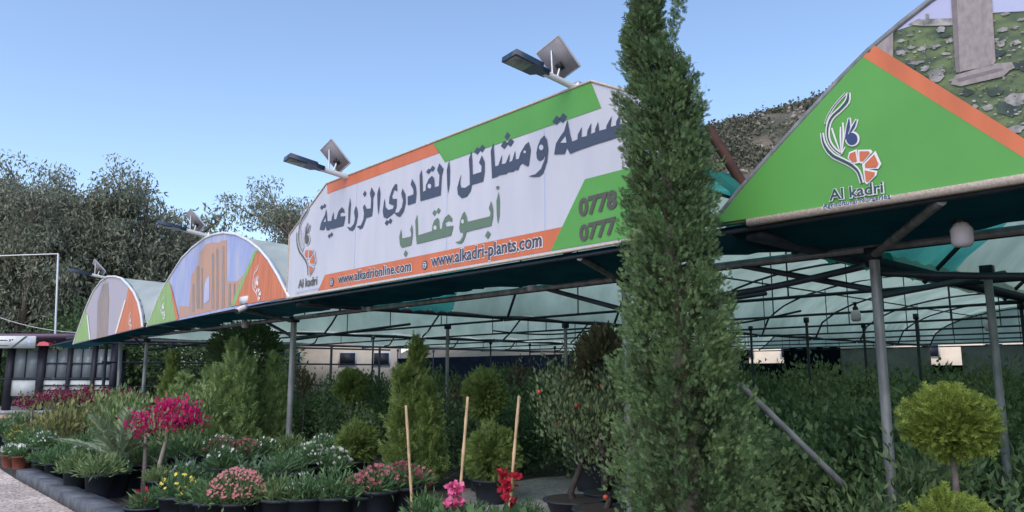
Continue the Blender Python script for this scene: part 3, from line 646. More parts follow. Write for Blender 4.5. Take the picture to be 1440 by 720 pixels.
put('phone_number', tx('0777', 816, 339, 868, 327, 318, W3 - .002, .045), 'ink_grey')
put('logo', map_logo(LOGO[9 if False else 0:], uz(436, 286), uz(438.5, 387), uz(420, 339), uz(447.5, 360), W2), ['vinyl_white', 'ink_grey', 'ink_grey', 'vinyl_orange'])
put('logo_name', tx('Al kadri', 420, 405, 446.5, 400, 393.5, W3, .02), 'ink_grey')
put('logo_tagline', tx('Agricultural Nurseries', 416, 413, 449, 406.5, 409.5, W3, .01), 'ink_faint')

# ---- right green gable
uA = -11.45
le = pxs([(1000, 319), (1018, 295), (1040, 268), (1080, 222), (1130, 167), (1180, 113), (1222, 71), (1270, 31), (1310, 0)])
uend, zend = le[-1]; ap = zend + .48
for t in (.35, .7, 1.0): le.append((uend + (uA - uend) * t, zend + (ap - zend) * math.sin(t * math.pi / 2)))
arch = [tuple(p) for p in le]; full = arch + [(2 * uA - u, z) for u, z in arch[-2::-1]]
zg0 = uz(1015, 318)[1]; zg1 = uz(1440, 258)[1]
def gbase(u): return np.interp(u, [uz(1440, 258)[0], uz(1015, 318)[0]], [zg1, zg0])
full[0] = (full[0][0], gbase(full[0][0])); full[-1] = (full[-1][0], gbase(-15))
gg, put = banner('gable_banner', wp(uA, 0, EAVE), 'large green arched gable banner with olive and orange flower logo beside the tall cypress', 'banner')
put('picture_panel', slab_panel(full, -.03, .03), 'pr_hill')
put('edge_frame', tube([wp(u, -.03, z) for u, z in full], .022, 6), 'steel')
# printed picture: sky, ruined wall on the skyline, rocks, columns
def clipz(x, y): return tuple(uz(x, y, -.03))
skyp = [clipz(x, y) for x, y in ((1256, 44), (1310, 1))] + [p for p in arch[9:]] + [(2 * uA - u, z) for u, z in arch[-2:-4:-1]] + [clipz(1500, 12), clipz(1440, 16), clipz(1400, 18), clipz(1345, 30), clipz(1290, 34), clipz(1262, 43)]
put('printed_sky', poly_ch(skyp, W1), 'pr_sky')
ch = poly_ch(pxs([(1277, 35), (1292, 27), (1302, 28), (1302, 20), (1307, 20), (1307, 27), (1341, 26), (1341, 36), (1300, 37)]), W2)
g = np.random.default_rng(11)
rocks = [(1267, 74, 10, 5), (1282, 67, 7, 4), (1298, 69, 9, 5), (1315, 65, 12, 4), (1336, 58, 8, 5), (1324, 42, 9, 6), (1318, 106, 16, 13), (1302, 96, 9, 6), (1408, 62, 9, 6), (1429, 60, 8, 5), (1412, 42, 10, 5), (1426, 39, 9, 4), (1414, 20, 9, 3), (1390, 152, 12, 6), (1430, 140, 20, 12), (1428, 182, 18, 8), (1290, 88, 14, 3), (1345, 113, 12, 4), (1280, 50, 7, 2), (1268, 58, 8, 3), (1330, 76, 9, 3), (1395, 30, 7, 3), (1438, 28, 9, 3), (1445, 70, 8, 5), (1372, 150, 6, 4), (1462, 120, 18, 9), (1480, 60, 14, 7)]
def rock(x, y, rx, ry): return pxs([(x + rx * (1 + .35 * g.uniform(-1, .6)) * math.cos(t), y - .12 * rx * math.cos(t) + ry * (1 + .4 * g.uniform(-1, .6)) * math.sin(t)) for t in np.linspace(0, 2 * math.pi, 15)[:-1]])
for r_ in rocks: ch += poly_ch(rock(r_[0], r_[1], r_[2] * .8, r_[3] * .75), W2 - .0005)
for i in range(190):
    x = g.uniform(1262, 1500); y = g.uniform(44, 190)
    if y < 64 + (x - 1229) * .62 - 8: ch += poly_ch(rock(x, y, g.uniform(1, 4.2), g.uniform(.6, 1.7)), W2 - .001)
put('printed_rocks', ch, 'pr_stone')
ch = []
for x, y, rx, ry in ((1280, 92, 12, 7), (1420, 150, 18, 14), (1298, 112, 10, 6), (1402, 75, 12, 6), (1436, 92, 16, 8), (1360, 130, 10, 6), (1400, 130, 14, 5), (1265, 70, 8, 4), (1330, 50, 10, 3), (1470, 150, 20, 10)): ch += poly_ch(rock(x, y, rx, ry), W2 + .0008)
put('printed_shrubs', ch, 'pr_stone_dark')
ch = poly_ch(pxs([(1338, -8), (1395, -8), (1401, 86), (1398, 92), (1345, 103), (1344, 90)]), W3) + poly_ch(pxs([(1345, 106), (1400, 90), (1424, 88), (1428, 96), (1420, 100), (1412, 108), (1352, 122), (1338, 119)]), W3)
ch += poly_ch(pxs([(1228, 64), (1257, 42), (1257, 82), (1250, 77)]), W3)
put('printed_columns', ch, 'pr_column')
put('printed_column_shadow_side', poly_ch(pxs([(1338, -8), (1346, -8), (1351, 101), (1345, 103), (1344, 90)]), W3 - .001) + poly_ch(pxs([(1345, 112), (1402, 97), (1412, 97), (1410, 100), (1350, 116)]), W3 - .001), 'pr_column_side')
dabs = {'pr_stone_dark': [], 'printed_yellow': []}
for i in range(520):
    x = g.uniform(1250, 1500); y = g.uniform(42, 220)
    if y < 64 + (x - 1229) * .62 - 4:
        k = 'printed_yellow' if i % 5 == 0 else 'pr_stone_dark'; a = g.uniform(.6, 2.6); b_ = g.uniform(.4, 1.1)
        dabs[k] += poly_ch(pxs([(x - a, y + b_ * .3), (x - a * .3, y - b_), (x + a * .8, y - b_ * .5), (x + a, y + b_ * .6), (x, y + b_)]), W2 - .0013)
M['printed_yellow'] = mat('printed_yellow_flowers', (0.30, 0.28, 0.11), .5)
put('printed_grass_tufts', dabs['pr_stone_dark'], 'pr_stone_dark'); put('printed_flowers', dabs['printed_yellow'], 'printed_yellow')
# green field and orange band
def ext(p, q, zt_):     # prolong p->q to height zt_
    t = (zt_ - p[1]) / (q[1] - p[1]); return (p[0] + (q[0] - p[0]) * t, zt_)
l0, l1 = clipz(1212, 79), clipz(1440, 222); t0, t1 = clipz(1230, 64), clipz(1440, 195)
e0 = ext(l0, l1, zg1 + .02); e1 = ext(t0, t1, zg1 + .02)
le2 = [(u, z) for u, z in arch[:7]]
put('green_field', poly_ch([(le2[0][0] - .02, gbase(le2[0][0]) + .02)] + [(u - .015, z - .01) for u, z in le2[1:6]] + [l0, e0], W4), 'vinyl_green')
put('orange_band', poly_ch([l0, (arch[6][0] - .01, arch[6][1] - .02), t0, e1, e0], W4 - .001), 'vinyl_orange')
put('trim', boxm(wp(-7.75, -.06, gbase(-7.75) - .035), wp(-15.2, -.06, 0) - wp(-7.75, -.06, 0) + np.array([0, 0, gbase(-15.2) - gbase(-7.75)]), wp(0, .06, 0) - wp(0, 0, 0), (0, 0, .05)), 'trim')
put('logo', draw_logo(LOGO, W5 - .002), LM)
gtx = lambda body, p0, p1, c, w, b: text_ch(body, cG([p0])[0], cG([p1])[0], cG([(p0[0], p0[1] - c)])[0][1] - cG([p0])[0][1], w, 0, b)
put('logo_name_outline', gtx('Al kadri', (184, 545), (698, 468), 98, W5 - .010, .06), 'ink_white')
put('logo_name', gtx('Al kadri', (192, 542), (688, 466), 98, W5 - .013, .018), 'ink_dark')
put('logo_tagline_outline', gtx('Agricultural Nurseries', (122, 620), (762, 522), 42, W5 - .011, .06), 'ink_white')
put('logo_tagline', gtx('Agricultural Nurseries', (132, 616), (752, 521), 42, W5 - .014, .012), 'ink_navy')

# ---- two faded gables on the left
Hc = lambda p: pxs(crop(p, 200, 310, 4.5)); Ic = lambda p: pxs(crop(p, 90, 370, 5.5375))
ol = GAB2
g2, put = banner('gable_banner', wp(3.9, 0, EAVE), 'faded arched gable banner printed with a sandstone ruin, left of the white sign', 'banner')
P2 = Hc(ol); put('picture_panel', slab_panel(P2, -.03, .02), 'pr_sky_old')
put('edge_frame', tube([wp(u, -.03, z) for u, z in P2], .025, 6), 'white_paint')
put('printed_ruin', poly_ch(Hc([(236, 618), (230, 540), (298, 545), (312, 350), (352, 280), (362, 205), (405, 150), (440, 138), (488, 142), (500, 128), (535, 126), (537, 385), (600, 385), (645, 345), (600, 470), (560, 545)]), W1), 'pr_ruin')
ch = []
for x0, x1, y0, y1 in ((345, 362, 290, 560), (440, 455, 210, 560), (470, 482, 180, 560), (505, 520, 160, 550), (372, 384, 300, 560), (548, 560, 400, 545), (578, 590, 400, 535), (318, 330, 400, 580)): ch += poly_ch(Hc([(x0, y1), (x0 + 2, y0), (x1, y0), (x1 + 2, y1 - 4)]), W2)
put('printed_ruin_columns', ch, 'pr_ruin_dark')
put('printed_doorway', poly_ch(Hc([(392, 525), (398, 405), (412, 365), (428, 350), (428, 500), (410, 520)]), W2 - .001), 'pr_sky')
put('green_corner', poly_ch(Hc([(34, 668), (78, 560), (132, 432), (165, 385), (176, 395), (216, 632)]), W3), 'vinyl_green_old')
put('orange_stripe', poly_ch(Hc([(176, 395), (188, 420), (236, 622), (216, 632)]), W3), 'vinyl_orange_old')
put('orange_corner', poly_ch(Hc([(735, 188), (800, 262), (858, 362), (896, 434), (922, 488), (586, 540)]), W3), 'vinyl_orange_old')
put('green_band', poly_ch(Hc([(712, 192), (733, 188), (586, 540), (560, 547)]), W3), 'vinyl_green_old')
top, bot, lf, rt = Hc([(738, 280)])[0], Hc([(745, 510)])[0], Hc([(702, 380)])[0], Hc([(762, 430)])[0]
put('logo', map_logo(LOGOM, top, bot, lf, rt, W4), ['ink_white'])
top, bot, lf, rt = Hc([(140, 470)])[0], Hc([(145, 630)])[0], Hc([(118, 540)])[0], Hc([(155, 580)])[0]
put('logo', map_logo(LOGOM, top, bot, lf, rt, W4), ['ink_white'])
ol = GAB3
g3, put = banner('gable_banner', wp(11.5, 0, EAVE), 'most faded brown and lavender arched gable banner at the far end of the roof', 'banner')
P3 = Ic(ol); put('picture_panel', slab_panel(P3, -.03, .02), 'pr_faded')
put('edge_frame', tube([wp(u, -.03, z) for u, z in P3], .03, 6), 'white_paint')
put('printed_columns', poly_ch(Ic([(255, 585), (262, 300), (300, 170), (345, 150), (352, 300), (340, 568)]), W1), 'pr_ruin_dark')
put('green_corner', poly_ch(Ic([(80, 624), (104, 548), (165, 375), (182, 405), (204, 596)]), W2), 'vinyl_green_old')
put('orange_corner', poly_ch(Ic([(502, 192), (543, 236), (577, 315), (596, 402), (606, 497), (412, 545), (488, 285)]), W2), 'vinyl_orange_old')
put('white_line', poly_ch(Ic([(180, 405), (188, 405), (210, 594), (200, 597)]), W3), 'ink_white')
put('white_line', poly_ch(Ic([(474, 290), (486, 285), (412, 544), (400, 547)]), W3), 'ink_white')
put('logo', map_logo(LOGOM, Ic([(520, 380)])[0], Ic([(520, 520)])[0], Ic([(505, 440)])[0], Ic([(535, 470)])[0], W3), ['ink_white'])

# ================================================================== SOLAR STREET LIGHTS
def solar_light(base_px, label, s=1.0):
    b = fw(*base_px, 0.0)
    o = empty('solar_street_light', b, label, 'street light', 'solar lights along the banner tops')
    fx = np.array([-FN[0], -FN[1], 0]); sx = np.array([FD[0], FD[1], 0]); up = np.array([0, 0, 1.0])
    d = norm(fx + up * .20)
    d = norm(fx * 1.0 + up * .16 + sx * .12); nrm = norm(up - d * (up @ d)); side = np.cross(nrm, d)
    add('arm', npmesh('arm', tube([-d * .05 * s, d * .42 * s], .038 * s, 10), ['white_paint']), o)
    add('bracket', npmesh('bracket', boxm(-side * .07 * s - nrm * .06 * s - d * .06 * s, side * .14 * s, nrm * .12 * s, d * .05 * s), ['alu']), o)
    h0 = d * .38 * s
    prof = [(-.05, 0), (-.06, .10), (-.125, .14), (-.135, .52), (.135, .52), (.125, .14), (.06, .10), (.05, 0)]
    A_ = np.array([h0 + side * a * s + d * y * s - nrm * .025 * s for a, y in prof]); B_ = A_ + nrm * .06 * s; n = len(prof)
    V = np.vstack([A_, B_]); sidef = np.array([(i, (i + 1) % n, n + (i + 1) % n, n + i) for i in range(n)])
    hd = add('lamp_head', npmesh('lamp_head', [(V, np.array([range(n)]), 0), (V, np.array([range(2 * n - 1, n - 1, -1)]), 0), (V, sidef, 0)], ['lamp_dark']), o)
    add('lens', npmesh('lens', boxm(h0 + d * .26 * s - side * .105 * s - nrm * .031 * s, side * .21 * s, d * .24 * s, nrm * .004), ['lamp_lens']), hd)
    # panel held above the arm, tipped so that its back shows
    pc = d * .26 * s + nrm * .23 * s
    pu = norm(d * .62 + up * .60 + sx * .1); ps = norm(sx - pu * (sx @ pu)); pn = np.cross(ps, pu)
    pu2 = pu * .40 * s; ps2 = ps * .40 * s
    pm = add('solar_panel', npmesh('solar_panel', boxm(pc - pu2 / 2 - ps2 / 2, ps2, pu2, pn * .018), ['solar_back']), o)
    fr = []
    q = [pc + a * pu2 / 2 + b_ * ps2 / 2 + pn * .009 for a, b_ in ((-1, -1), (-1, 1), (1, 1), (1, -1))]
    for i in range(4): fr += tube([q[i], q[(i + 1) % 4]], .013 * s, 5)
    add('panel_frame', npmesh('panel_frame', fr, ['alu']), pm)
    nside = pn if (pn @ up) < 0 else -pn
    add('junction_box', npmesh('junction_box', boxm(pc - pu * .12 * s + nside * .02 - ps * .03, ps * .07 * s, pu * .09 * s, nside * .03), ['black']), pm)
    add('strut', npmesh('strut', tube([d * .24 * s, pc - pu * .06 * s], .014 * s, 6) + tube([d * .30 * s, pc + pu * .12 * s], .012 * s, 6), ['alu']), o)
    return o
solar_light((806, 122), 'largest solar street light, on the green stripe above the white sign', .86)
solar_light((491, 250), 'solar street light on the orange stripe at the left of the white sign')
solar_light((290, 331), 'solar street light on top of the ruin picture gable banner')
solar_light((151, 391), 'farthest solar street light, on the most faded gable banner')

# hanging lamps
def lamp(p, label, s=1.0):
    o = empty('hanging_lamp', p, label, 'lamp', 'hanging lamps under the roof')
    add('lamp_glass', smooth(npmesh('lamp_glass', lathe([(.001, -.17 * s), (.05 * s, -.165 * s), (.068 * s, -.14 * s), (.070 * s, -.05 * s), (.045 * s, -.01 * s), (.03 * s, 0)], 16), ['bulb'])), o)
    add('lamp_cap', npmesh('lamp_cap', lathe([(.035 * s, 0), (.04 * s, .03 * s), (.02 * s, .06 * s), (.02 * s, .10 * s), (.055 * s, .11 * s), (.001, .12 * s)], 12), ['black']), o)
for x, y, w, s, lb in ((1351, 313, .55, 1.0, 'large frosted lamp hanging near the front edge below the green gable'), (748, 392, 1.2, .9, 'frosted lamp hanging under the orange web address strip'), (1203, 436, 6.0, 1.0, 'small white lamp hanging just left of the right front post'), (1391, 450, 9.0, 1.1, 'small white lamp hanging behind the far right post'), (521, 425, 1.2, .9, 'frosted lamp hanging in a torn net edge near the left front post'), (345, 450, 1.1, 1.0, 'frosted lamp hanging below the security camera')):
    lamp(fw(x, y, w), lb, s)
p = fw(345, 432, -.02)
o = empty('security_camera', p, 'white security camera on the roof edge under the ruin gable banner', 'camera')
add('bracket', npmesh('bracket', cbox((0, 0, .12), (.30, .10, .12), ANG + R(90)), ['white_paint']), o)
q = np.array([-.5, -.8, -.45]); q = q / np.linalg.norm(q)
add('camera_body', npmesh('camera_body', tube([-q * .1, q * .18], .05, 10), ['white_paint']), o); add('camera_lens', npmesh('camera_lens', tube([q * .18, q * .20], .04, 10), ['black']), o)

# rusty leaning pole behind the gap, leaning prop pipe
a, b = fw(996, 180, .6), fw(1046, 262, .6)
o = add('leaning_pole', npmesh('leaning_pole', tube([a, b + (b - a) * .9], .045, 6), ['rust'])); tag(o, 'rusty steel pole leaning in the gap between cypress and green gable', 'pole')
a, b = gp(1178, 700) , fw(1040, 540, .2)
a = fw(1172, 668, .9)
o = add('prop_pipe', npmesh('prop_pipe', tube([a + (a - b) * .12, b], .027, 8), ['steel'])); tag(o, 'slanting grey pipe prop between the cypress and the shrubs', 'pipe')

# ================================================================== LEFT KIOSK, POLES, FAR HOUSES
KD = 30.0
def kx(x): return (x - 720) / F * KD * 1.012
def kz(y): return at(100, y, KD)[2]
ko = empty('kiosk', (kx(60), KD, 0), 'dark framed glazed kiosk with a flat roof at the far left', 'kiosk')
def kadd(nm, ch, m, par=None): return add(nm, npmesh(nm, shift(ch, (-kx(60), -KD, 0)) if par is None else shift(ch, (-kx(60), -KD, 0)), m if isinstance(m, list) else [m]), par or ko)
def kbox(x0, x1, y0, y1, d0, d1): return boxm((kx(x0), KD + d0, kz(y1)), (kx(x1) - kx(x0), 0, 0), (0, d1 - d0, 0), (0, 0, kz(y0) - kz(y1)))
kadd('roof', boxm((kx(-60), KD - .6, kz(476)), (kx(175) - kx(-60), 0, 0), (0, 5, 0), (0, 0, .16)), 'kiosk_roof')
kadd('base', boxm((kx(-60), KD - .3, .0), (kx(175) - kx(-60), 0, 0), (0, 4.5, 0), (0, 0, .14)), 'concrete')
for x0, x1 in ((9, 13), (24, 33), (67, 77), (108, 113), (142, 147), (168, 174), (-30, -22)): kadd('column', kbox(x0, x1, 479, 577, 0, .18), 'kiosk_dark')
kadd('rail', kbox(13, 172, 531.5, 534, .02, .12), 'kiosk_dark'); kadd('rail', kbox(77, 172, 510, 512, .02, .12), 'kiosk_dark'); kadd('rail', kbox(77, 172, 541, 542.5, -.03, .03), 'kiosk_dark'); kadd('rail', kbox(77, 172, 548, 549.5, -.03, .03), 'kiosk_dark')
for x0, x1 in ((33, 67), (77, 108), (113, 142), (147, 168)):
    w_ = kadd('window', kbox(x0 + .1, x0 + 1.3, 491, 531, .05, .1) + kbox(x1 - 1.3, x1 - .1, 491, 531, .05, .1) + kbox((x0 + x1) / 2 - .6, (x0 + x1) / 2 + .6, 491, 531, .05, .1), 'kiosk_dark')
    kadd('pane', kbox(x0 + 1.3, (x0 + x1) / 2 - .6, 491, 531, .07, .075) + kbox((x0 + x1) / 2 + .6, x1 - 1.3, 491, 531, .07, .075), 'glass', w_)
    kadd('lower_panel', kbox(x0, x1, 534.5, 557, .06, .1), 'kiosk_panel')
kadd('back_wall', boxm((kx(-60), KD + 4.2, .14), (kx(112) - kx(-60), 0, 0), (0, .15, 0), (0, 0, 2.5)), 'kiosk_dark')
so2, put = banner('shop_sign', wp(0, 0, 0), 'white shop sign with black Arabic lettering on the kiosk roof edge', 'sign')
so2.location = (kx(20), KD - .62, kz(490))
def sgp(x, y, d=-.64): return (kx(x), KD + d, kz(y))
def sput(nm, ch, m): return add(nm, npmesh(nm, shift(ch, -np.array(so2.location)), [m]), so2)
sput('panel', boxm(sgp(-45, 490.3), (kx(75.5) - kx(-45), 0, 0), (0, .05, 0), (0, 0, kz(473.5) - kz(490.3))), 'white_paint')
# same words in small: place slate letters by an affine map of the big sign's (u,z)
uu0, uu1 = uz(905, 200)[0], uz(640, 250)[0]; zz0 = uz(765, 250)[1]
def smallmap(p):
    # words run right to left; larger u is further left on the big sign and on this one
    return [(kx(51) - (u - (uz(905, 180)[0] - .85)) * (kx(51) - kx(0)) / (uz(650, 250)[0] - uz(905, 180)[0] + .85), KD - .645, kz(482.5) + (z - (zt - .75)) * .27) for u, z in p]
ch = []
for p in LETT[10:] + DOTS[9:] + hid: V = np.array(smallmap(p)); ch.append((V, np.array([tuple(range(len(V)))]), 0))
sput('lettering', ch, 'black')
sput('thin_line', boxm(sgp(-45, 487.3, -.646), (kx(40) - kx(-45), 0, 0), (0, .003, 0), (0, 0, .03)), 'ink_grey')
sput('green_slash', [(np.array([sgp(43, 490, -.646), sgp(46.5, 490, -.646), sgp(65, 474, -.646), sgp(61, 474, -.646)]), np.array([(0, 1, 2, 3)]), 0)], 'ink_dark')
sput('logo', [(np.array([sgp(67.3 + 2.6 * math.cos(t), 480 + 3.6 * math.sin(t), -.647) for t in np.linspace(0, 2 * math.pi, 14)[:-1]]), np.array([tuple(range(13))]), 0)], 'ink_faint')

p = at(82, 490, 33); t = at(82, 357, 33); t2 = at(-40, 361, 33)
o = add('pole_frame', npmesh('pole_frame', tube([(p[0], p[1], 0), t], .045, 8) + tube([t, t2], .028, 8), ['alu'])); tag(o, 'tall thin white pole with a level arm in front of the eucalyptus trees', 'pole')
def wire(name, a, b, sag, r, m, label, n=20, beads=False):
    P = [a + (b - a) * t - np.array([0, 0, sag * 4 * t * (1 - t)]) for t in np.linspace(0, 1, n)]
    ch = tube(P, r, 5)
    o = add(name, npmesh(name, ch, [m])); tag(o, label, 'wire'); return o
wire('string_wire', at(-30, 435, 34), at(120, 468, 34), .25, .014, 'white_paint', 'pale string of lights slung below the eucalyptus trees')
wire('overhead_wire', at(-30, 462, 36), at(130, 470, 36), .05, .02, 'kiosk_dark', 'lower dark wire above the kiosk roof')
o = add('roof_tarp', npmesh('roof_tarp', cbox((kx(85), KD - .4, kz(482)), (.9, .5, .22)), ['plastic_red'])); 
V = np.array([(kx(79), KD - .7, kz(487)), (kx(97), KD - .7, kz(487)), (kx(94), KD - .7, kz(483)), (kx(86), KD - .6, kz(481)), (kx(80), KD - .6, kz(482)), (kx(79), KD + .2, kz(487)), (kx(97), KD + .2, kz(487)), (kx(94), KD + .1, kz(483)), (kx(86), KD + .1, kz(481)), (kx(80), KD + .1, kz(482))])
bpy.data.objects.remove(o)
o = add('roof_tarp', npmesh('roof_tarp', [(V, np.array([(0, 1, 2, 3, 4), (9, 8, 7, 6, 5)]), 0), (V, np.array([(i, (i + 1) % 5, 5 + (i + 1) % 5, 5 + i) for i in range(5)]), 0)], ['plastic_red'])); tag(o, 'crumpled red tarp on the roof edge beside the white pole', 'tarp')
for i in range(3):
    zt_ = .1 + .14 * i
    o = add('timber_plank', npmesh('timber_plank', cbox((gp(30, 608)[0] + .3 * i - 1.2, gp(30, 608)[1] + .25 * i, zt_), (4.6 - .5 * i, .45, .13), .05 * i), ['timber'])); tag(o, ['bottom', 'middle', 'top'][i] + ' board of the timber pile left of the flower bed', 'plank', 'timber pile boards')
o = add('timber_block', npmesh('timber_block', cbox((gp(15, 618)[0], gp(15, 618)[1] - .6, .22), (.9, .6, .44), .2), ['timber'])); tag(o, 'sawn timber block in front of the plank pile', 'block')
o = empty('parasol_table', (kx(6), KD - 3, 0), 'dark round patio table with teal cloth beside the kiosk', 'table')
add('table_top', npmesh('table_top', lathe([(.001, .74), (.6, .74), (.62, .70), (.6, .68), (.001, .68)], 18), ['kiosk_dark']), o)
add('cloth', npmesh('cloth', lathe([(.001, .765), (.45, .765), (.5, .55)], 14), ['teal_car']), o)
add('leg', npmesh('leg', lathe([(.05, .68), (.05, .05), (.3, .03), (.3, 0)], 12), ['kiosk_dark']), o)

def house(name, c, s, label, rz=0.0):
    o = empty(name, c, label, 'house', rz=rz)
    add('wall', npmesh('wall', cbox((0, 0, s[2] / 2), s), ['beige']), o)
    add('roof', npmesh('roof', cbox((0, 0, s[2] + .12), (s[0] + .4, s[1] + .4, .24)), ['concrete']), o)
    for x in (-.3, .12, .38):
        f = add('window', npmesh('window', cbox((x * s[0], -s[1] / 2 - .02, s[2] * .66), (1.3, .08, 1.1)), ['white_paint']), o)
        add('pane', npmesh('pane', cbox((x * s[0], -s[1] / 2 - .065, s[2] * .66), (1.1, .02, .9)), ['kiosk_dark']), f)
    return o
hc = at(465, 520, 56); house('house', (hc[0], 58, 0), (9.5, 6, 4.0), 'beige plastered house seen through the back of the shade house', .1)
hc = at(1085, 500, 60); house('house', (hc[0], 62, 0), (8, 6, 5.0), 'pale house showing through the gap in the black back net')
hc = at(1335, 500, 60); house('house', (hc[0], 58, 0), (10, 6, 5.0), 'pale house showing between the two sheets at the right back', -.3)

# ================================================================== PLANT BUILDERS
def plume_tree(n_br, prof, H, spr, size, g, z0=0.0, rise=1.0, tpl=SPRAY, jit=1.0, inner=.25, droop=0.0):
    """crown of branch plumes; prof(t) gives the radius at height z0+t*H (may depend on the azimuth)"""
    P, D, Sz = [], [], []
    t = g.uniform(0, 1, n_br) ** 1.0; az = g.uniform(0, 2 * math.pi, n_br)
    for i in range(n_br):
        r = prof(t[i], az[i]) * g.uniform(.74, 1.14); rad = np.array([math.cos(az[i]), math.sin(az[i]), 0])
        end = rad * r + np.array([0, 0, z0 + t[i] * H]); ax = norm(rad + np.array([0, 0, rise * g.uniform(.6, 1.4)]))
        k = spr; s = g.uniform(0, 1, k) ** .7; L = max(.04, min(r * .75, size * 4.5))
        base = end - ax * L
        pp = base + ax * (s[:, None] * L) + g.normal(size=(k, 3)) * (L * .16 * (1.15 - s[:, None]) + size * .25) * jit
        dd = ax * .9 + g.normal(size=(k, 3)) * .45 + rad * .25 + np.array([0, 0, .25 - droop])
        P.append(pp); D.append(dd); Sz.append(size * g.uniform(.7, 1.25, k))
    P = np.concatenate(P); D = np.concatenate(D); Sz = np.concatenate(Sz)
    return scatter(*tpl, P, D, Sz, g=g)
def leaf_cloud(n, cfn, size, g, tpl=LEAF, up=.3, wid=1.0, clump=0):
    P, D = cfn(n, g); return scatter(*tpl, P, D + np.array([0, 0, up]), size * g.uniform(.65, 1.25, len(P)), g=g, wid=wid)
def limb_tree(g, base, H, n, spread, r0, upb=.6):
    """trunk with limbs: returns tubes and limb tips"""
    ch = []; tips = []
    P = [np.array([0, 0, 0.])]; 
    for i in range(1, 6): P.append(P[-1] + np.array([g.normal() * .04 * H, g.normal() * .04 * H, base / 5]))
    ch += tube(P, np.linspace(r0, r0 * .75, 6), 8)
    for i in range(n):
        a = g.uniform(0, 6.28) + i * 2.4; st = P[int(g.integers(2, 6))]; L = (H - base) * g.uniform(.55, 1.0)
        q = [st]; d = norm(np.array([math.cos(a) * spread, math.sin(a) * spread, upb]))
        for k in range(5):
            d = norm(d + g.normal(size=3) * .22 + np.array([0, 0, .12])); q.append(q[-1] + d * L / 5)
        ch += tube(q, np.linspace(r0 * .55, r0 * .12, 6), 6); tips += q[2:]
    return ch, np.array(tips)
def tips_cloud(tips, sd):
    def f(n, g):
        i = g.integers(0, len(tips), n); o = g.normal(size=(n, 3)) * sd; return tips[i] + o, o * .6 + g.normal(size=(n, 3)) * .5 * np.linalg.norm(np.atleast_1d(sd)) + 1e-6
    return f

# ---- the tall cypress
CYD = 5.25
cyb = np.array([(968 - 720) / F * CYD, CYD, 0.0]); cyb[0] = at(966, 560, CYD)[0]
g = np.random.default_rng(21)
ys = [-160, -60, 0, 60, 100, 150, 250, 350, 430, 500, 560, 620, 680, 760, 830, 850]
hw = [3, 9, 18, 29, 46, 58, 64, 70, 75, 88, 99, 107, 112, 112, 100, 60]
cxs = [915, 912, 910, 903, 925, 935, 938, 945, 950, 956, 960, 964, 969, 970, 970, 970]
zs = np.array([at(960, y, CYD)[2] for y in ys]); dd = CYD / F
hw_m = np.array(hw) * dd * np.interp(ys, [0, 400, 600], [.97, .93, .86]); cx_m = np.array([at(c, y, CYD)[0] for c, y in zip(cxs, ys)]) - cyb[0]
zo_ = np.argsort(zs); zs_, hw_s, cx_s = zs[zo_], hw_m[zo_], cx_m[zo_]
z_lo, z_hi = max(.05, zs_[0]), zs_[-1]
lump = lambda t, a: 1 + .09 * math.sin(3 * a + 17 * t) + .07 * math.sin(5 * a - 29 * t + 1) + .06 * math.sin(41 * t + 2 * a)
prof = lambda t, a: float(np.interp(z_lo + t * (z_hi - z_lo), zs_, hw_s)) * lump(t, a)
ch = plume_tree(1500, prof, z_hi - z_lo, 34, .043, g, z0=z_lo, rise=1.2)
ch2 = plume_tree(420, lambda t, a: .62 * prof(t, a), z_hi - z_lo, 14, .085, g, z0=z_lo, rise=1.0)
cy = empty('cypress_tree', cyb, 'tall dense conical cypress standing in front of the white sign', 'tree')
def bendx(c): return [(v + np.stack([np.interp(v[:, 2], zs_, cx_s), 0 * v[:, 2], 0 * v[:, 2]], 1), f, m) for v, f, m in c]
# side leader near the top
sl_p = np.array([at(935, 70, CYD), at(945, 35, CYD), at(957, -5, CYD), at(962, -40, CYD)]) - cyb
Pn = smoothpts(sl_p, 60); Pn = np.repeat(Pn, 6, 0) + g.normal(size=(360, 3)) * .028
ch3 = scatter(*SPRAY, Pn, np.repeat(np.gradient(smoothpts(sl_p, 60), axis=0), 6, 0) * 20 + g.normal(size=(360, 3)) * .3, .05, g=g)
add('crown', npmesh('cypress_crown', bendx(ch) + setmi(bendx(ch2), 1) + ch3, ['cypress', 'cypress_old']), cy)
add('trunk', npmesh('cypress_trunk', bendx(tube([(0, 0, 0), (0, 0, 1.2), (0, 0, 2.6), (0, 0, z_hi - .2)], [.10, .08, .055, .015], 8)), ['bark']), cy)

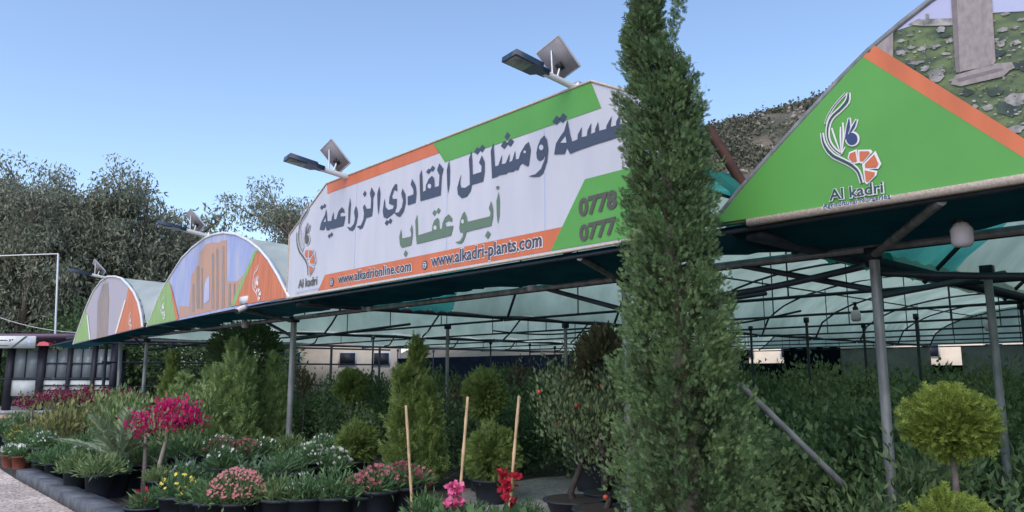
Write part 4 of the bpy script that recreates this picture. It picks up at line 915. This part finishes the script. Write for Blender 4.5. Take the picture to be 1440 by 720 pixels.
# ---- topiary balls
def ball_chunks(r, zc, n, size, g, squash=1.0, tpl=SPRAY, rise=.8, k=46):
    """clipped ball made of fanned plumes growing out and up from the middle"""
    nb = n // 4; dirs = rdir(nb, g); P, D, Sz = [], [], []
    for d in dirs:
        lump = 1 + .07 * math.sin(5 * d[0] + 2) * math.cos(4 * d[1]) + .05 * math.sin(9 * d[2] + 3 * d[0]); L = r * g.uniform(.9, 1.05) * lump
        ax = norm(d + np.array([0, 0, rise * .35])); side = norm(np.cross(ax, g.normal(size=3)))
        t = g.uniform(.15, 1, k) ** .6; fan = g.normal(size=k)
        p = d * (L * t)[:, None] + side * (fan * r * .16 * t)[:, None] + g.normal(size=(k, 3)) * size * .25
        q = np.linalg.norm(p, axis=1); lim = L * 1.0; over = q > lim; p[over] *= (lim / q[over])[:, None]
        P.append(p); D.append(ax + side * (fan * .35)[:, None] + g.normal(size=(k, 3)) * .22); Sz.append(size * g.uniform(.7, 1.3, k))
    P = np.concatenate(P); D = np.concatenate(D); P[:, 2] *= squash; P[:, 2] += zc
    Sz = np.concatenate(Sz)
    return scatter(*tpl, P - norm(D) * Sz[:, None] * .6, D, Sz, g=g)
g = np.random.default_rng(5)
LD = 4.35
lc = at(1335, 594, LD); r1 = 61 * LD / F
lb_ = np.array([lc[0], LD, 0]); zc2 = at(1335, 685, LD)[2] - r1 * 1.0
o = empty('topiary_thuja', lb_, 'bright golden thuja lollipop ball on a bare stem at the lower right', 'topiary', 'clipped thuja topiaries')
add('crown', npmesh('crown', ball_chunks(r1 * .98, lc[2], 760, .07, g, .86, FEATHER), ['golden']), o)
add('trunk', npmesh('trunk', tube([(0, 0, 0), (.01, 0, .5), (0, 0, lc[2])], [.024, .022, .015], 8), ['bark']), o)
lb2 = np.array([at(1338, 700, LD - .42)[0], LD - .42, 0]); zc2 = at(1338, 685, LD - .42)[2] - .27
o = empty('topiary_thuja', lb2, 'bright golden thuja ball at the bottom edge below the golden lollipop', 'topiary', 'clipped thuja topiaries')
add('crown', npmesh('crown', ball_chunks(.255, zc2, 700, .065, g, .95, FEATHER), ['golden']), o)
add('trunk', npmesh('trunk', tube([(0, 0, .2), (0, 0, zc2)], [.025, .02], 8), ['bark']), o)
add('pot', pot_mesh('pot', .19, max(.2, zc2 - .24), 'pot'), o)

def topi(px_x, y_c, rpx, dep, label, squash=1.0, low=False, m='thuja', stem=True):
    c = at(px_x, y_c, dep); r = rpx * dep / F; gg = np.random.default_rng(int(px_x))
    o = empty('topiary_thuja', (c[0], dep, 0), label, 'topiary', 'clipped thuja topiaries')
    add('crown', npmesh('crown', ball_chunks(r, c[2], 620, .085, gg, squash, FEATHER, rise=.4), [m]), o)
    if stem: add('trunk', npmesh('trunk', tube([(0, 0, .1), (.02, 0, c[2] * .5), (0, 0, c[2])], [.03, .026, .02], 7), ['bark']), o)
    add('pot', pot_mesh('pot', .24, .3, 'pot'), o)
    return o
topi(503, 624, 31, 11.6, 'round clipped thuja ball in a black pot beside the white daisies', .98)
topi(493, 543, 25, 14.5, 'small thuja ball on a tall thin stem behind the round clipped ball')
topi(681, 556, 33, 10.6, 'egg shaped thuja ball on a stem above the low ball near the middle stake', 1.15)
topi(691, 640, 40, 9.6, 'low round thuja ball between the second and third bamboo stakes', 1.05)

# ---- columnar thuja and feathery conifers
def conifer(px_x, ytop, ybase, wpx, dep, label, m, n=420, size=.16, tpl=FEATHER, cat='conifer', nm='columnar_thuja', pw=.75, spr=16, rise=1.6, leaders=1):
    b = at(px_x, ybase, dep); H = at(px_x, ytop, dep)[2]; r = wpx * dep / F; gg = np.random.default_rng(int(px_x) + 3)
    o = empty(nm, (b[0], dep, 0), label, cat); ch = []
    for k in range(leaders):
        a = k * 2.4 + 1; off = 0 if k == 0 else r * .55; hk = H if k == 0 else H * gg.uniform(.62, .94); rk = r if leaders == 1 else r * (.62 if k == 0 else .5)
        prof = lambda t, a_: rk * (min(1, (t + .05) * 6) ** .6) * ((1 - t) ** pw) * (1 + .14 * math.sin(3 * a_ + 9 * t + k))
        ch += shift(plume_tree(n // leaders + 30, prof, hk - .15, spr, size, gg, z0=.12, rise=rise, tpl=tpl), (off * math.cos(a), off * math.sin(a), 0))
    add('crown', npmesh('crown', ch, [m]), o)
    add('trunk', npmesh('trunk', tube([(0, 0, 0), (0, 0, H * .8)], [.04, .012], 7), ['bark']), o)
    return o
conifer(583, 478, 668, 37, 10.6, 'tall pointed feathery thuja behind the first bamboo stake', 'thuja', 420, .15, pw=1.0, rise=2.4, leaders=4)
conifer(321, 486, 650, 36, 15.0, 'widest feathery green conifer left of the left front post', 'juniper', 330, .22, pw=1.2, rise=2.8, leaders=7, spr=13)
conifer(378, 503, 650, 24, 15.6, 'narrow feathery conifer touching the left front post', 'juniper', 240, .2, pw=1.2, rise=2.8, leaders=5, spr=13)
conifer(288, 520, 630, 22, 17.0, 'slim feathery conifer behind the magenta flowers', 'juniper', 170, .2, pw=.9, rise=2.8, leaders=4, spr=12)
conifer(236, 496, 620, 11, 17.5, 'thin yellow green conifer at the back of the flower bed', 'thuja', 150, .2, pw=.8, rise=3.2, leaders=3, spr=12)
conifer(252, 530, 630, 22, 17.0, 'dark feathery conifer beside the thin yellow green one', 'juniper', 170, .2, pw=.8, rise=2.8, leaders=4, spr=12)
# dark broad crown under the roof
g = np.random.default_rng(9)
def dark_tree(px_x, dep, z0, z1, rpx, label, m='shrub', seed=1, n=2600):
    gg = np.random.default_rng(seed); b = at(px_x, 500, dep); r = rpx * dep / F
    def cf(n, g_): d = rdir(n, g_) * (g_.uniform(.35, 1, (n, 1)) ** .5); return d * np.array([r, r, (z1 - z0) / 2]) + np.array([0, 0, (z0 + z1) / 2]), d
    o = empty('shade_tree', (b[0], dep, 0), label, 'tree')
    add('crown', npmesh('crown', leaf_cloud(n, cf, .13, gg), [m]), o)
    add('trunk', npmesh('trunk', tube([(0, 0, 0), (.05, 0, z0), (0, 0, z1 - .2)], [.07, .05, .02], 7), ['bark_dark']), o)
dark_tree(345, 17.0, 1.4, 2.75, 48, 'dark dense leafy tree crown under the roof edge above the feathery conifers', 'shrub', 4, 3600)
dark_tree(848, 9.4, 1.25, 2.15, 36, 'olive brown bushy tree left of the cypress', 'olive', 6, 1700)

# ---- citrus trees in wide pots
def citrus(px_x, dep, H, label, seed, spread=.9, leaves=1500, lean=0.0, m='citrus'):
    gg = np.random.default_rng(seed); b = gx(px_x, dep)
    o = empty('citrus_tree', (b[0], dep, 0), label, 'fruit tree', 'potted citrus trees')
    ch, tips = limb_tree(gg, .62, H - .15, 7, spread, .04, .75); z0 = .14
    add('trunk', npmesh('trunk', shift(ch, (0, 0, z0)), ['bark_dark']), o)
    tips = tips + np.array([0, 0, z0])
    add('crown', npmesh('crown', leaf_cloud(leaves, tips_cloud(tips, .13), .062, gg, wid=1.0), [m]), o)
    i = gg.integers(0, len(tips), 9); P = tips[i] + gg.normal(size=(9, 3)) * .15
    ch = []
    for q in P: ch += lathe([(.001, -.028), (.02, -.02), (.029, 0), (.02, .02), (.001, .028)], 8, 0, q)
    add('fruit', smooth(npmesh('fruit', ch, ['fruit'])), o)
    add('pot', pot_mesh('pot', .33, .2, 'pot'), o); add('soil', soil_mesh(.33, .2), o)
citrus(806, 8.7, 1.85, 'potted citrus tree with red fruit, left one beside the gravel path', 31, .8, 3000)
citrus(850, 8.1, 1.8, 'potted citrus tree with red fruit, half hidden by the cypress', 32, .8, 2800)
def bucket(loc, r, h, label, nm='empty_pot'):
    o = empty(nm, loc, label, 'pot'); add('pot', pot_mesh('pot', r, h, 'pot'), o); add('soil', soil_mesh(r, h), o)
bucket(gx(838, 10.6), .36, .62, 'large black tub standing behind the citrus trees'); bucket(gx(846, 9.0), .2, .22, 'small black pot beside the citrus trees on the gravel path')

# ---- bougainvillea standards
def bougain(px_x, dep, Hpx_top, Hpx_bot, rpx, label, seed, m='f_mag', trunks=1, lean=.0, n=700, trunkm='bark_pale'):
    gg = np.random.default_rng(seed); b = gx(px_x, dep); zt_ = at(px_x, Hpx_top, dep)[2]; zb_ = at(px_x, Hpx_bot, dep)[2]; r = rpx * dep / F
    o = empty('bougainvillea', (b[0], dep, 0), label, 'flowering tree', 'bougainvillea standards')
    c = np.array([lean, 0, (zt_ + zb_) / 2]); h = (zt_ - zb_) / 2
    add('trunk', npmesh('trunk', sum([tube([(-.0 + .0 * k, 0, 0), (lean * .35 + gg.normal() * .03, 0, zb_ * .5), (lean * .8, 0, zb_ + h * .6)], [.034, .028, .02], 7) for k in range(trunks)], []), [trunkm]), o)
    cl = rdir(14, gg) * np.array([r * .8, r * .5, h * .7]) + c
    cl2 = rdir(10, gg) * np.array([r * .7, r * .5, h * .5]) + c - np.array([0, 0, h * .5])
    add('bracts', npmesh('bracts', leaf_cloud(int(n * 1.6), tips_cloud(cl, np.array([.09, .09, .06])), .042, gg, wid=1.9), [m]), o)
    add('leaves', npmesh('leaves', leaf_cloud(int(n * .4), tips_cloud(cl2, .09), .07, gg), ['bed2']), o)
bougain(222, 10.0, 567, 604, 30, 'bougainvillea standard with bright magenta flowers on a pale leaning trunk', 41, lean=.16, n=1000)
bougain(203, 10.3, 580, 610, 16, 'shorter magenta bougainvillea beside the leaning one', 42, lean=-.02, n=260)
for i, (x, d, t_, b_, r, lb) in enumerate(((42, 16.5, 553, 574, 18, 'dull crimson bougainvillea standard nearest the timber pile'), (80, 17, 546, 566, 15, 'dull crimson bougainvillea in front of the kiosk sign end'), (100, 17.5, 552, 572, 15, 'crimson bougainvillea behind the pale yellow shrub'), (120, 18, 543, 566, 16, 'crimson bougainvillea below the kiosk windows'), (143, 18.5, 545, 568, 15, 'crimson bougainvillea left of the bushy yellow green shrub'), (178, 18, 550, 570, 12, 'crimson bougainvillea behind the bushy yellow green shrub'))):
    bougain(x, d, t_, b_, r, lb, 50 + i, 'f_mag_old', n=300)

# ---- shrubs, mounds and bedding prototypes
def dome_cf(r, h, shell=.5):
    def f(n, g): d = rdir(n, g); d[:, 2] = np.abs(d[:, 2]); rr = g.uniform(shell, 1, (n, 1)); return d * rr * np.array([r, r, h]), d
    return f
for v in range(4):
    gg = np.random.default_rng(70 + v); ch, tips = limb_tree(gg, .25, 1.15, 9, .55, .018, 1.0)
    PROTO['dark_shrub%d' % v] = [('stems', npmesh('stems', ch, ['bark_dark'])), ('leaves', npmesh('leaves', leaf_cloud((1900, 1500, 1500, 2200)[v], tips_cloud(np.vstack([tips, tips * np.array([.7, .7, .6])]), np.array([.15, .15, .17])), (.082, .095, .10, .075)[v], gg, tpl=LEAF if v != 2 else LONG, wid=(1.25, 1.1, 1.3, 1.5)[v], up=.2), [('shrub', 'shrub2', 'shrub', 'shrub3')[v]]))]
for v in range(2):
    gg = np.random.default_rng(75 + v); P_, D_ = (lambda n: (lambda d: (d * (gg.uniform(.3, 1, (n, 1)) ** .5) * np.array([2.2, 1.8, 2.3]) * (1 + .18 * np.sin(4 * d[:, :1] + 3 * d[:, 1:2] + v)) + np.array([0, 0, 2.2]), d))(rdir(n, gg)))(5200)
    PROTO['far_bush%d' % v] = [('stem', npmesh('stem', tube([(0, 0, 0), (.1, 0, 2.2)], [.12, .05], 6), ['bark_dark'])), ('leaves', npmesh('leaves', scatter(*LEAF, P_, D_ + gg.normal(size=P_.shape) * .6, gg.uniform(.12, .26, len(P_)), g=gg), ['shrub']))]
for v in range(3):
    gg = np.random.default_rng(80 + v); H = (2.1, 2.35, 1.9)[v]
    ch = tube([(0, 0, 0), (.03, .02, H * .4), (-.02, 0, H * .75)], [.02, .017, .012], 6); tips = []
    for k in range(6):
        a = k * 1.1 + v; q = [np.array([-.01, 0, H * (.55 + .05 * k * .6)])]; d = norm(np.array([math.cos(a) * .5, math.sin(a) * .5, 1]))
        for j in range(3): q.append(q[-1] + d * .13 + gg.normal(size=3) * .02)
        ch += tube(q, [.009, .007, .005, .003], 5); tips += q[1:]
    PROTO['sapling%d' % v] = [('trunk', npmesh('trunk', ch, ['bark'])), ('crown', npmesh('crown', leaf_cloud(340, tips_cloud(np.array(tips), .11), .10, gg), ['shrub' if v else 'olive']))]
def bedding(key, leafm, flowm, r=.21, h=.2, nl=460, nf=26, fs=.021, tpl=LONG, ls=.09, potm='pot', pr=.19, ph=.29):
    gg = np.random.default_rng(abs(hash(key)) % 1000 if False else sum(map(ord, key)))
    P, D = dome_cf(r, h, .25)(nl, gg); lv = scatter(*tpl, P + np.array([0, 0, ph * .9]), D + np.array([0, 0, .5]) + gg.normal(size=D.shape) * .4, ls * gg.uniform(.6, 1.2, nl), g=gg)
    parts = [('pot', pot_mesh('pot', pr, ph, potm)), ('foliage', npmesh('foliage', lv, [leafm]))]
    if nf:
        P, D = dome_cf(r * 1.0, h * 1.05, .95)(nf, gg)
        keep = D[:, 2] > .25; P, D = P[keep], D[keep]
        parts.append(('flowers', npmesh('flowers', scatter(*FLOW, P + np.array([0, 0, ph * .9 + .03]), rdir(len(P), gg) * .5 + np.array([.9, -.6, 0]), fs * gg.uniform(.7, 1.3, len(P)), g=gg, up=(-.5, -.6, .6)), [flowm])))
    PROTO[key] = parts
bedding('white_daisy', 'bed', 'f_white', nf=46); bedding('yellow_daisy', 'bed', 'f_yellow', nf=34); bedding('red_flower', 'bed', 'f_pink', nf=150, fs=.020); bedding('pink_shrub', 'bed2', 'f_pink', .34, .34, 700, 380, .018, ph=.3, pr=.2)
bedding('green_mound', 'bed', None, .24, .26, 520, 0); bedding('pale_mound', 'bed2', None, .24, .22, 520, 0, ls=.085); bedding('white_terracotta', 'bed', 'f_white', .17, .16, 300, 24, .03, potm='terracotta', pr=.13, ph=.2)
bedding('red_terracotta', 'bed', 'f_pink', .2, .2, 340, 60, .03, potm='terracotta', pr=.19, ph=.42)
bedding('big_white', 'bed', 'f_white', .3, .3, 560, 56, .034, ph=.26); bedding('red_bright', 'bed', 'f_red', .16, .14, 260, 24, .036, ph=.16)
gg = np.random.default_rng(91); n = 110
a = gg.uniform(0, 6.28, n); P = np.stack([np.cos(a) * .05, np.sin(a) * .05, np.full(n, .02)], 1) + gg.normal(size=(n, 3)) * .03
PROTO['strap_plant'] = [('leaves', npmesh('leaves', scatter(*BLADE, P, np.stack([np.cos(a) * .75, np.sin(a) * .75, gg.uniform(.6, 1.6, n)], 1), gg.uniform(.34, .62, n), up=(0, 0, 1), g=gg, wid=1.0), ['strap']))]
gg = np.random.default_rng(95); ch, tips = limb_tree(gg, .3, 1.25, 10, .75, .02, .9)
PROTO['croton'] = [('stems', npmesh('stems', ch, ['bark_pale'])), ('leaves', npmesh('leaves', leaf_cloud(700, tips_cloud(tips, .13), .12, gg, tpl=LEAF, wid=.9), ['croton']))]
ch, tips = limb_tree(gg, .4, 1.5, 12, .7, .02, 1.0)
PROTO['loose_shrub'] = [('stems', npmesh('stems', ch, ['bark_dark'])), ('leaves', npmesh('leaves', leaf_cloud(900, tips_cloud(tips, .13), .11, gg, tpl=LEAF, wid=.9), ['bed2']))]

bedding('tall_pot', 'bed2', None, .25, .24, 520, 0, ls=.085, pr=.15, ph=.32); bedding('tall_pot_dark', 'bed', None, .23, .24, 520, 0, ls=.09, pr=.15, ph=.30)
# palm in a pot
def palm(px_x, dep):
    gg = np.random.default_rng(61); b = gx(px_x, dep); o = empty('palm', (b[0], dep, 0), 'young grey green date palm with arching fronds in a black pot by the kerb', 'palm')
    add('pot', pot_mesh('pot', .19, .3, 'pot'), o); add('trunk', npmesh('trunk', tube([(0, 0, .25), (0, 0, .38), (0, 0, .5)], [.075, .09, .05], 8), ['bark_pale']), o)
    for k in range(15):
        a = k * 2.39996; el = gg.uniform(.45, 1.4); L = gg.uniform(.62, .88); q = [np.array([0, 0, .42])]; d = np.array([math.cos(a) * math.cos(el), math.sin(a) * math.cos(el), math.sin(el)])
        for j in range(9): q.append(q[-1] + d * L / 9); d = norm(d + np.array([0, 0, -.045]))
        q = np.array(q); ch = setmi(tube(q, np.linspace(.009, .002, 10), 5), 0)
        sp = smoothpts(q, 26)[4:]; T = np.gradient(sp, axis=0); sd_ = norm(np.cross(T, np.array([0, 0, 1.0])))
        for s in (-1, 1):
            D = norm(T) * .9 + s * sd_ * .85 + np.array([0, 0, .28]); ln = .22 * np.sin(np.linspace(.35, 2.9, len(sp))) + .05
            ch += scatter(*LONG, sp, D, ln, g=gg, up=(0, 0, 1), wid=.6)
        add('frond', npmesh('frond', ch, ['palm']), o)
palm(166, 10.4)

# ---- bamboo stakes and cyclamen at their feet
def stake(x0, y0, x1, y1, dep, label):
    a = at(x0, y0, dep); b = at(x1, y1, dep - .12); d = b - a; b2 = a + d * ((0.0 - a[2]) / d[2]) if d[2] < 0 else b
    o = add('bamboo_stake', None if False else npmesh('bamboo_stake', shift(tube([b2 + (a - b2) * t for t in np.linspace(0, 1, 15)], [.0135 if i % 3 else .0165 for i in range(15)], 8), -b2), ['bamboo']), None, b2); tag(o, label, 'stake', 'bamboo stakes in the front bed')
stake(571, 570, 580, 720, 7.6, 'bamboo stake in front of the tall pointed thuja'); stake(658, 558, 645, 720, 7.0, 'bamboo stake with bright pink flowers at its foot'); stake(730, 557, 716, 720, 6.8, 'bamboo stake with red flowers at its foot')
def cyclamen(px_x, ys, dep, m, label, seed):
    gg = np.random.default_rng(seed); b = gx(px_x, dep); o = empty('cyclamen', (b[0], dep, 0), label, 'flower'); P = []; st = []
    for (x, y) in ys:
        c = at(x, y, dep) - np.array([b[0], dep, 0]); st += tube([(0, 0, .2), c * np.array([.5, .5, .6]) + np.array([0, 0, .1]), c], .006, 5)
        P.append(c + gg.normal(size=(26, 3)) * .018)
    P = np.concatenate(P)
    add('petals', npmesh('petals', scatter(*LEAF, P, gg.normal(size=(len(P), 3)) + np.array([0, 0, .7]), .05, g=gg, wid=2.2), [m]), o); add('stalks', npmesh('stalks', st, ['bed2']), o)
    Pl, D = dome_cf(.26, .18, .4)(160, gg); add('leaves', npmesh('leaves', scatter(*LEAF, Pl + np.array([0, 0, .22]), D + np.array([0, 0, .3]), .11, g=gg, wid=1.7), ['bed']), o)
    add('pot', pot_mesh('pot', .14, .22, 'pot'), o)
cyclamen(639, [(634, 686), (642, 684), (647, 689), (630, 708), (640, 709), (636, 692), (645, 706)], 6.8, 'f_rose', 'bright pink cyclamen beside the middle bamboo stake', 1)
cyclamen(717, [(709, 668), (724, 669), (712, 679), (716, 684), (714, 700), (710, 690), (720, 706)], 6.7, 'f_red', 'red cyclamen beside the right bamboo stake', 2)

# ================================================================== PLACING THE BEDS
def P(x, dep): b = gx(x, dep); return (b[0], dep, 0)
pl = place
for i, (x, d, k, lb, s) in enumerate((
    (16, 13.2, 'white_terracotta', 'terracotta pot of white flowers, left of three at the kerb end', 1.1), (30, 13.0, 'white_terracotta', 'terracotta pot of white flowers, middle of three at the kerb end', 1.1), (42, 13.3, 'white_terracotta', 'terracotta pot of white flowers, right of three at the kerb end', 1.0),
    (60, 12.0, 'tall_pot_dark', 'small black potted plant at the far end of the kerb', .9), (78, 11.4, 'tall_pot_dark', 'leafy black potted plant second along the kerb', 1.0), (107, 10.2, 'tall_pot', 'feathery potted plant third along the kerb', 1.1), (140, 9.6, 'tall_pot', 'feathery potted plant left of the date palm pot', 1.2),
    (208, 8.35, 'red_bright', 'low red flowers at the foot of the pale bougainvillea trunk', 1.2), (250, 8.3, 'yellow_daisy', 'yellow flowers right of the pale bougainvillea trunk', 1.1), (276, 8.2, 'yellow_daisy', 'yellow and green potted flowers left of the pink shrub', 1.0),
    (333, 8.0, 'pink_shrub', 'pale pink flowering bush in a grey pot at the bottom edge', 1.0), (395, 8.05, 'pale_mound', 'soft green plant in a black pot, first in the bottom row', 1.15), (430, 8.05, 'white_daisy', 'white daisies in a black pot, second in the bottom row', 1.2), (470, 8.1, 'green_mound', 'fine leaved plant in a black pot below the white blooms', 1.2), (505, 8.3, 'red_flower', 'reddish flowers in a black pot below the round thuja ball', 1.1), (531, 8.35, 'red_flower', 'pink red flowers in a tall black pot left of the first stake', 1.3), (565, 8.6, 'red_flower', 'pink red flowers in a black pot behind the first stake', 1.3), (590, 8.9, 'red_terracotta', 'pink red flowers in a terracotta pot under the pointed thuja', .9),
    (468, 11.0, 'big_white', 'large white blooms left of the round thuja ball pot', 1.0), (425, 11.6, 'big_white', 'white flowered mound right of the left front post', 1.0), (372, 11.8, 'white_daisy', 'flat white flowers below the narrow conifer', 1.3), (455, 12.4, 'white_daisy', 'small white flowers behind the large white blooms', 1.3),
    (310, 11.2, 'red_flower', 'dull red flower patch under the widest conifer', 1.4), (345, 11.6, 'red_flower', 'dull red flower patch left of the flat white flowers', 1.3), (262, 11.2, 'green_mound', 'dense green mound right of the leaning trunk', 1.5), (230, 12.0, 'green_mound', 'green leafy mound behind the leaning trunk', 1.4))):
    pl(k, P(x, d), lb, 'potted plant', name='potted_plant', sc=s * .95)
for x, d, s, lb in ((598, 7.4, .9, 'leafy green plant at the foot of the first stake'), (672, 7.1, .8, 'leafy green plant between the pink and the red cyclamen'), (742, 7.4, .75, 'leafy green plant right of the red cyclamen'), (300, 8.0, 1.0, 'leafy green plant at the bottom edge left of the pink bush'), (362, 8.2, 1.0, 'leafy green plant at the bottom edge right of the pink bush')):
    pl('green_mound', P(x, d), lb, 'potted plant', name='potted_plant', sc=s)
for x, d, s, lb in ((320, 10.2, 1.0, 'strap leaved clump left of the pink bush'), (372, 10.0, 1.0, 'strap leaved clump right of the pink bush'), (250, 10.4, .95, 'strap leaved clump beside the leaning trunk'), (292, 10.9, .95, 'strap leaved clump below the widest conifer'), (350, 10.8, 1.0, 'strap leaved clump behind the pink bush'), (402, 10.7, .95, 'strap leaved clump at the foot of the left front post'), (222, 11.6, .9, 'strap leaved clump behind the magenta trunk')):
    pl('strap_plant', P(x, d), lb, 'strap leaf plant', sc=s)
for x, d, s, lb, k in ((92, 14.2, 1.0, 'pale yellow leaved shrub left of the palm', 'croton'), (118, 14.8, .95, 'yellowish shrub with bare stems behind the palm', 'croton'), (70, 15.0, .8, 'small yellowish shrub by the crimson bougainvillea', 'croton'), (160, 14.0, 1.0, 'tall bushy yellow green shrub behind the palm', 'loose_shrub'), (180, 13.6, .95, 'loose green shrub left of the thin front post', 'loose_shrub'), (270, 14.5, 1.0, 'dark leafy shrub behind the magenta flowers', 'loose_shrub'), (140, 15.5, 1.0, 'olive leaved shrub in front of the kiosk', 'croton')):
    pl(k, P(x, d), lb, 'shrub', name='leafy_shrub', sc=s)
# low bedding rows between: filled to rows, kinds that look alike share a label
g = np.random.default_rng(17)
rows = [('white_daisy', 'white flowered bedding plant in the crowded flower bed', 'white bedding plants', 26), ('green_mound', 'low green bedding plant in the crowded flower bed', 'green bedding plants', 30), ('pale_mound', 'pale green bedding plant in the crowded flower bed', 'pale bedding plants', 16), ('yellow_daisy', 'yellow flowered bedding plant in the crowded flower bed', 'yellow bedding plants', 7)]
spots = []
for u in np.arange(-1.0, 13, .62):
    for w in np.arange(-2.3, 1.0, .62):
        q = wp(u + g.uniform(-.15, .15), w + g.uniform(-.15, .15), 0)
        if (q - K0) @ kn > .5 and (q[1] > 9.2 if q[0] < -2.2 else False): spots.append(q)
g.shuffle(spots); i = 0
for k, lb, gr, n in rows:
    for _ in range(n):
        if i < len(spots): pl(k, tuple(spots[i]), lb, 'bedding plant', name='bedding_plant', group=gr, sc=g.uniform(.85, 1.25)); i += 1
# nursery stock under the nets
def in_house(n, u0, u1, w0, w1, gap, g):
    out = []
    for u in np.arange(u0, u1, gap):
        for w in np.arange(w0, w1, gap): out.append((u + g.uniform(-.3, .3) * gap, w + g.uniform(-.3, .3) * gap))
    return out
cnt = 0
stock = []
for u, w in in_house(0, -16, 9.0, .25, 21, 1.12, g):
    q = wp(u, w, 0)
    if q[1] < 3.2: continue
    x_ = 720 + F * q[0] / q[1] / 1.02
    if x_ > 1540 or x_ < 395 or (690 < x_ < 900 and q[1] < 11.5): continue
    if u > -5.4 and w < 2.2: continue
    if math.hypot(q[0] - cyb[0], q[1] - cyb[1]) < 1.0 or math.hypot(q[0] - lb_[0], q[1] - lb_[1]) < .45: continue
    stock.append((u, w, q, x_))
for u, w, q, x_ in stock:
    right = x_ > 960
    hgt = np.interp(w, [0, 2, 6, 20], [.86, 1.02, 1.2, 1.4]) * g.uniform(.85, 1.15) * (1 if right else .92)
    side = 'right' if right else 'left'
    pl('dark_shrub%d' % g.integers(0, 4), tuple(q), 'dark leafy nursery shrub in the crowd under the nets %s of the cypress' % side, 'shrub', name='nursery_shrub', group='dark nursery shrubs %s of the cypress' % side, sc=hgt); cnt += 1
for u, w in in_house(0, -4.5, 5.5, 2.6, 11, 1.2, g):
    q = wp(u, w, 0); x_ = 720 + F * q[0] / q[1]
    if x_ < 410 or x_ > 880 or g.uniform() < .35 or (690 < x_ < 900 and q[1] < 11.5): continue
    pl('sapling%d' % g.integers(0, 3), tuple(q), 'thin stemmed nursery sapling standing in the shade', 'sapling', name='sapling', group='thin saplings in the shade', sc=g.uniform(.72, .95))
print('shrubs', cnt)

# ================================================================== EUCALYPTUS TREES
def euc_proto(key, H, seed, n, lean=.0):
    gg = np.random.default_rng(seed); ch = []; tips = []
    trunks = 3
    for k in range(trunks):
        a = gg.uniform(0, 6.28); q = [np.array([math.cos(a) * .3, math.sin(a) * .3, 0])]; d = norm(np.array([math.cos(a) * .18, math.sin(a) * .18, 1]))
        for j in range(8): d = norm(d + gg.normal(size=3) * .08 + np.array([0, 0, .05])); q.append(q[-1] + d * H * .85 / 8)
        ch += tube(q, np.linspace(.24, .05, 9), 7); tips += q[5:]
        for b in range(12):
            st = q[int(gg.integers(3, 8))]; a2 = gg.uniform(0, 6.28); d2 = norm(np.array([math.cos(a2), math.sin(a2), gg.uniform(.3, 1.1)])); L = H * gg.uniform(.14, .30); r_ = [st]
            for j in range(4): d2 = norm(d2 + gg.normal(size=3) * .2 + np.array([0, 0, .08])); r_.append(r_[-1] + d2 * L / 4)
            ch += tube(r_, np.linspace(.09, .02, 5), 5); tips += r_[2:]
    tips = np.array(tips); cl = np.repeat(tips, 2, 0) + np.clip(gg.normal(size=(len(tips) * 2, 3)), -1.2, 1.0) * np.array([.42, .42, .3])
    i = gg.integers(0, len(cl), n); o = np.clip(gg.normal(size=(n, 3)), -1.3, 1.3) * np.array([.40, .40, .34]); 
    lf = scatter(*LONG, cl[i] + o, np.array([0, 0, -.8]) + gg.normal(size=(n, 3)) * .6, gg.uniform(.16, .34, n), g=gg, wid=1.4)
    PROTO[key] = [('trunk', npmesh('trunk', ch, ['bark'])), ('crown', npmesh('crown', lf, ['euc']))]
euc_proto('euc0', 13.2, 1, 17000); euc_proto('euc1', 11.4, 2, 15000); euc_proto('euc2', 9.2, 3, 12000)
for x, d, k, s, lb in ((-60, 40, 'euc1', 1.1, 'eucalyptus tree cut by the left picture edge'), (12, 41, 'euc0', 1.02, 'pale topped eucalyptus behind the white pole arm'), (75, 43, 'euc1', 1.18, 'eucalyptus behind the tall white pole'), (140, 42, 'euc0', 1.06, 'tallest eucalyptus in the row, above the farthest gable'), (195, 44, 'euc1', 1.2, 'eucalyptus between the two faded gables'), (245, 47, 'euc2', 1.42, 'lower eucalyptus right of the tallest one'), (110, 47, 'euc2', 1.2, 'shorter eucalyptus filling the row behind the farthest gable'), (418, 44, 'euc0', .98, 'separate eucalyptus directly behind the left end of the white sign'), (352, 48, 'euc2', 1.2, 'small eucalyptus left of the white sign'), (295, 50, 'euc2', 1.12, 'lowest eucalyptus behind the ruin picture gable'), (35, 50, 'euc2', 1.2, 'eucalyptus at the back of the row near the left edge')):
    pl(k, P(x, d), lb, 'tree', name='eucalyptus_tree', group='eucalyptus trees behind the roof', sc=s)
gg = np.random.default_rng(15)
for i in range(10):
    x = -60 + i * 46
    pl('far_bush%d' % (i % 2), P(x, 37 + gg.uniform(0, 3)), 'large dark bush below the eucalyptus trees', 'bush', name='bush', group='bushes below the eucalyptus trees', sc=gg.uniform(.85, 1.15))
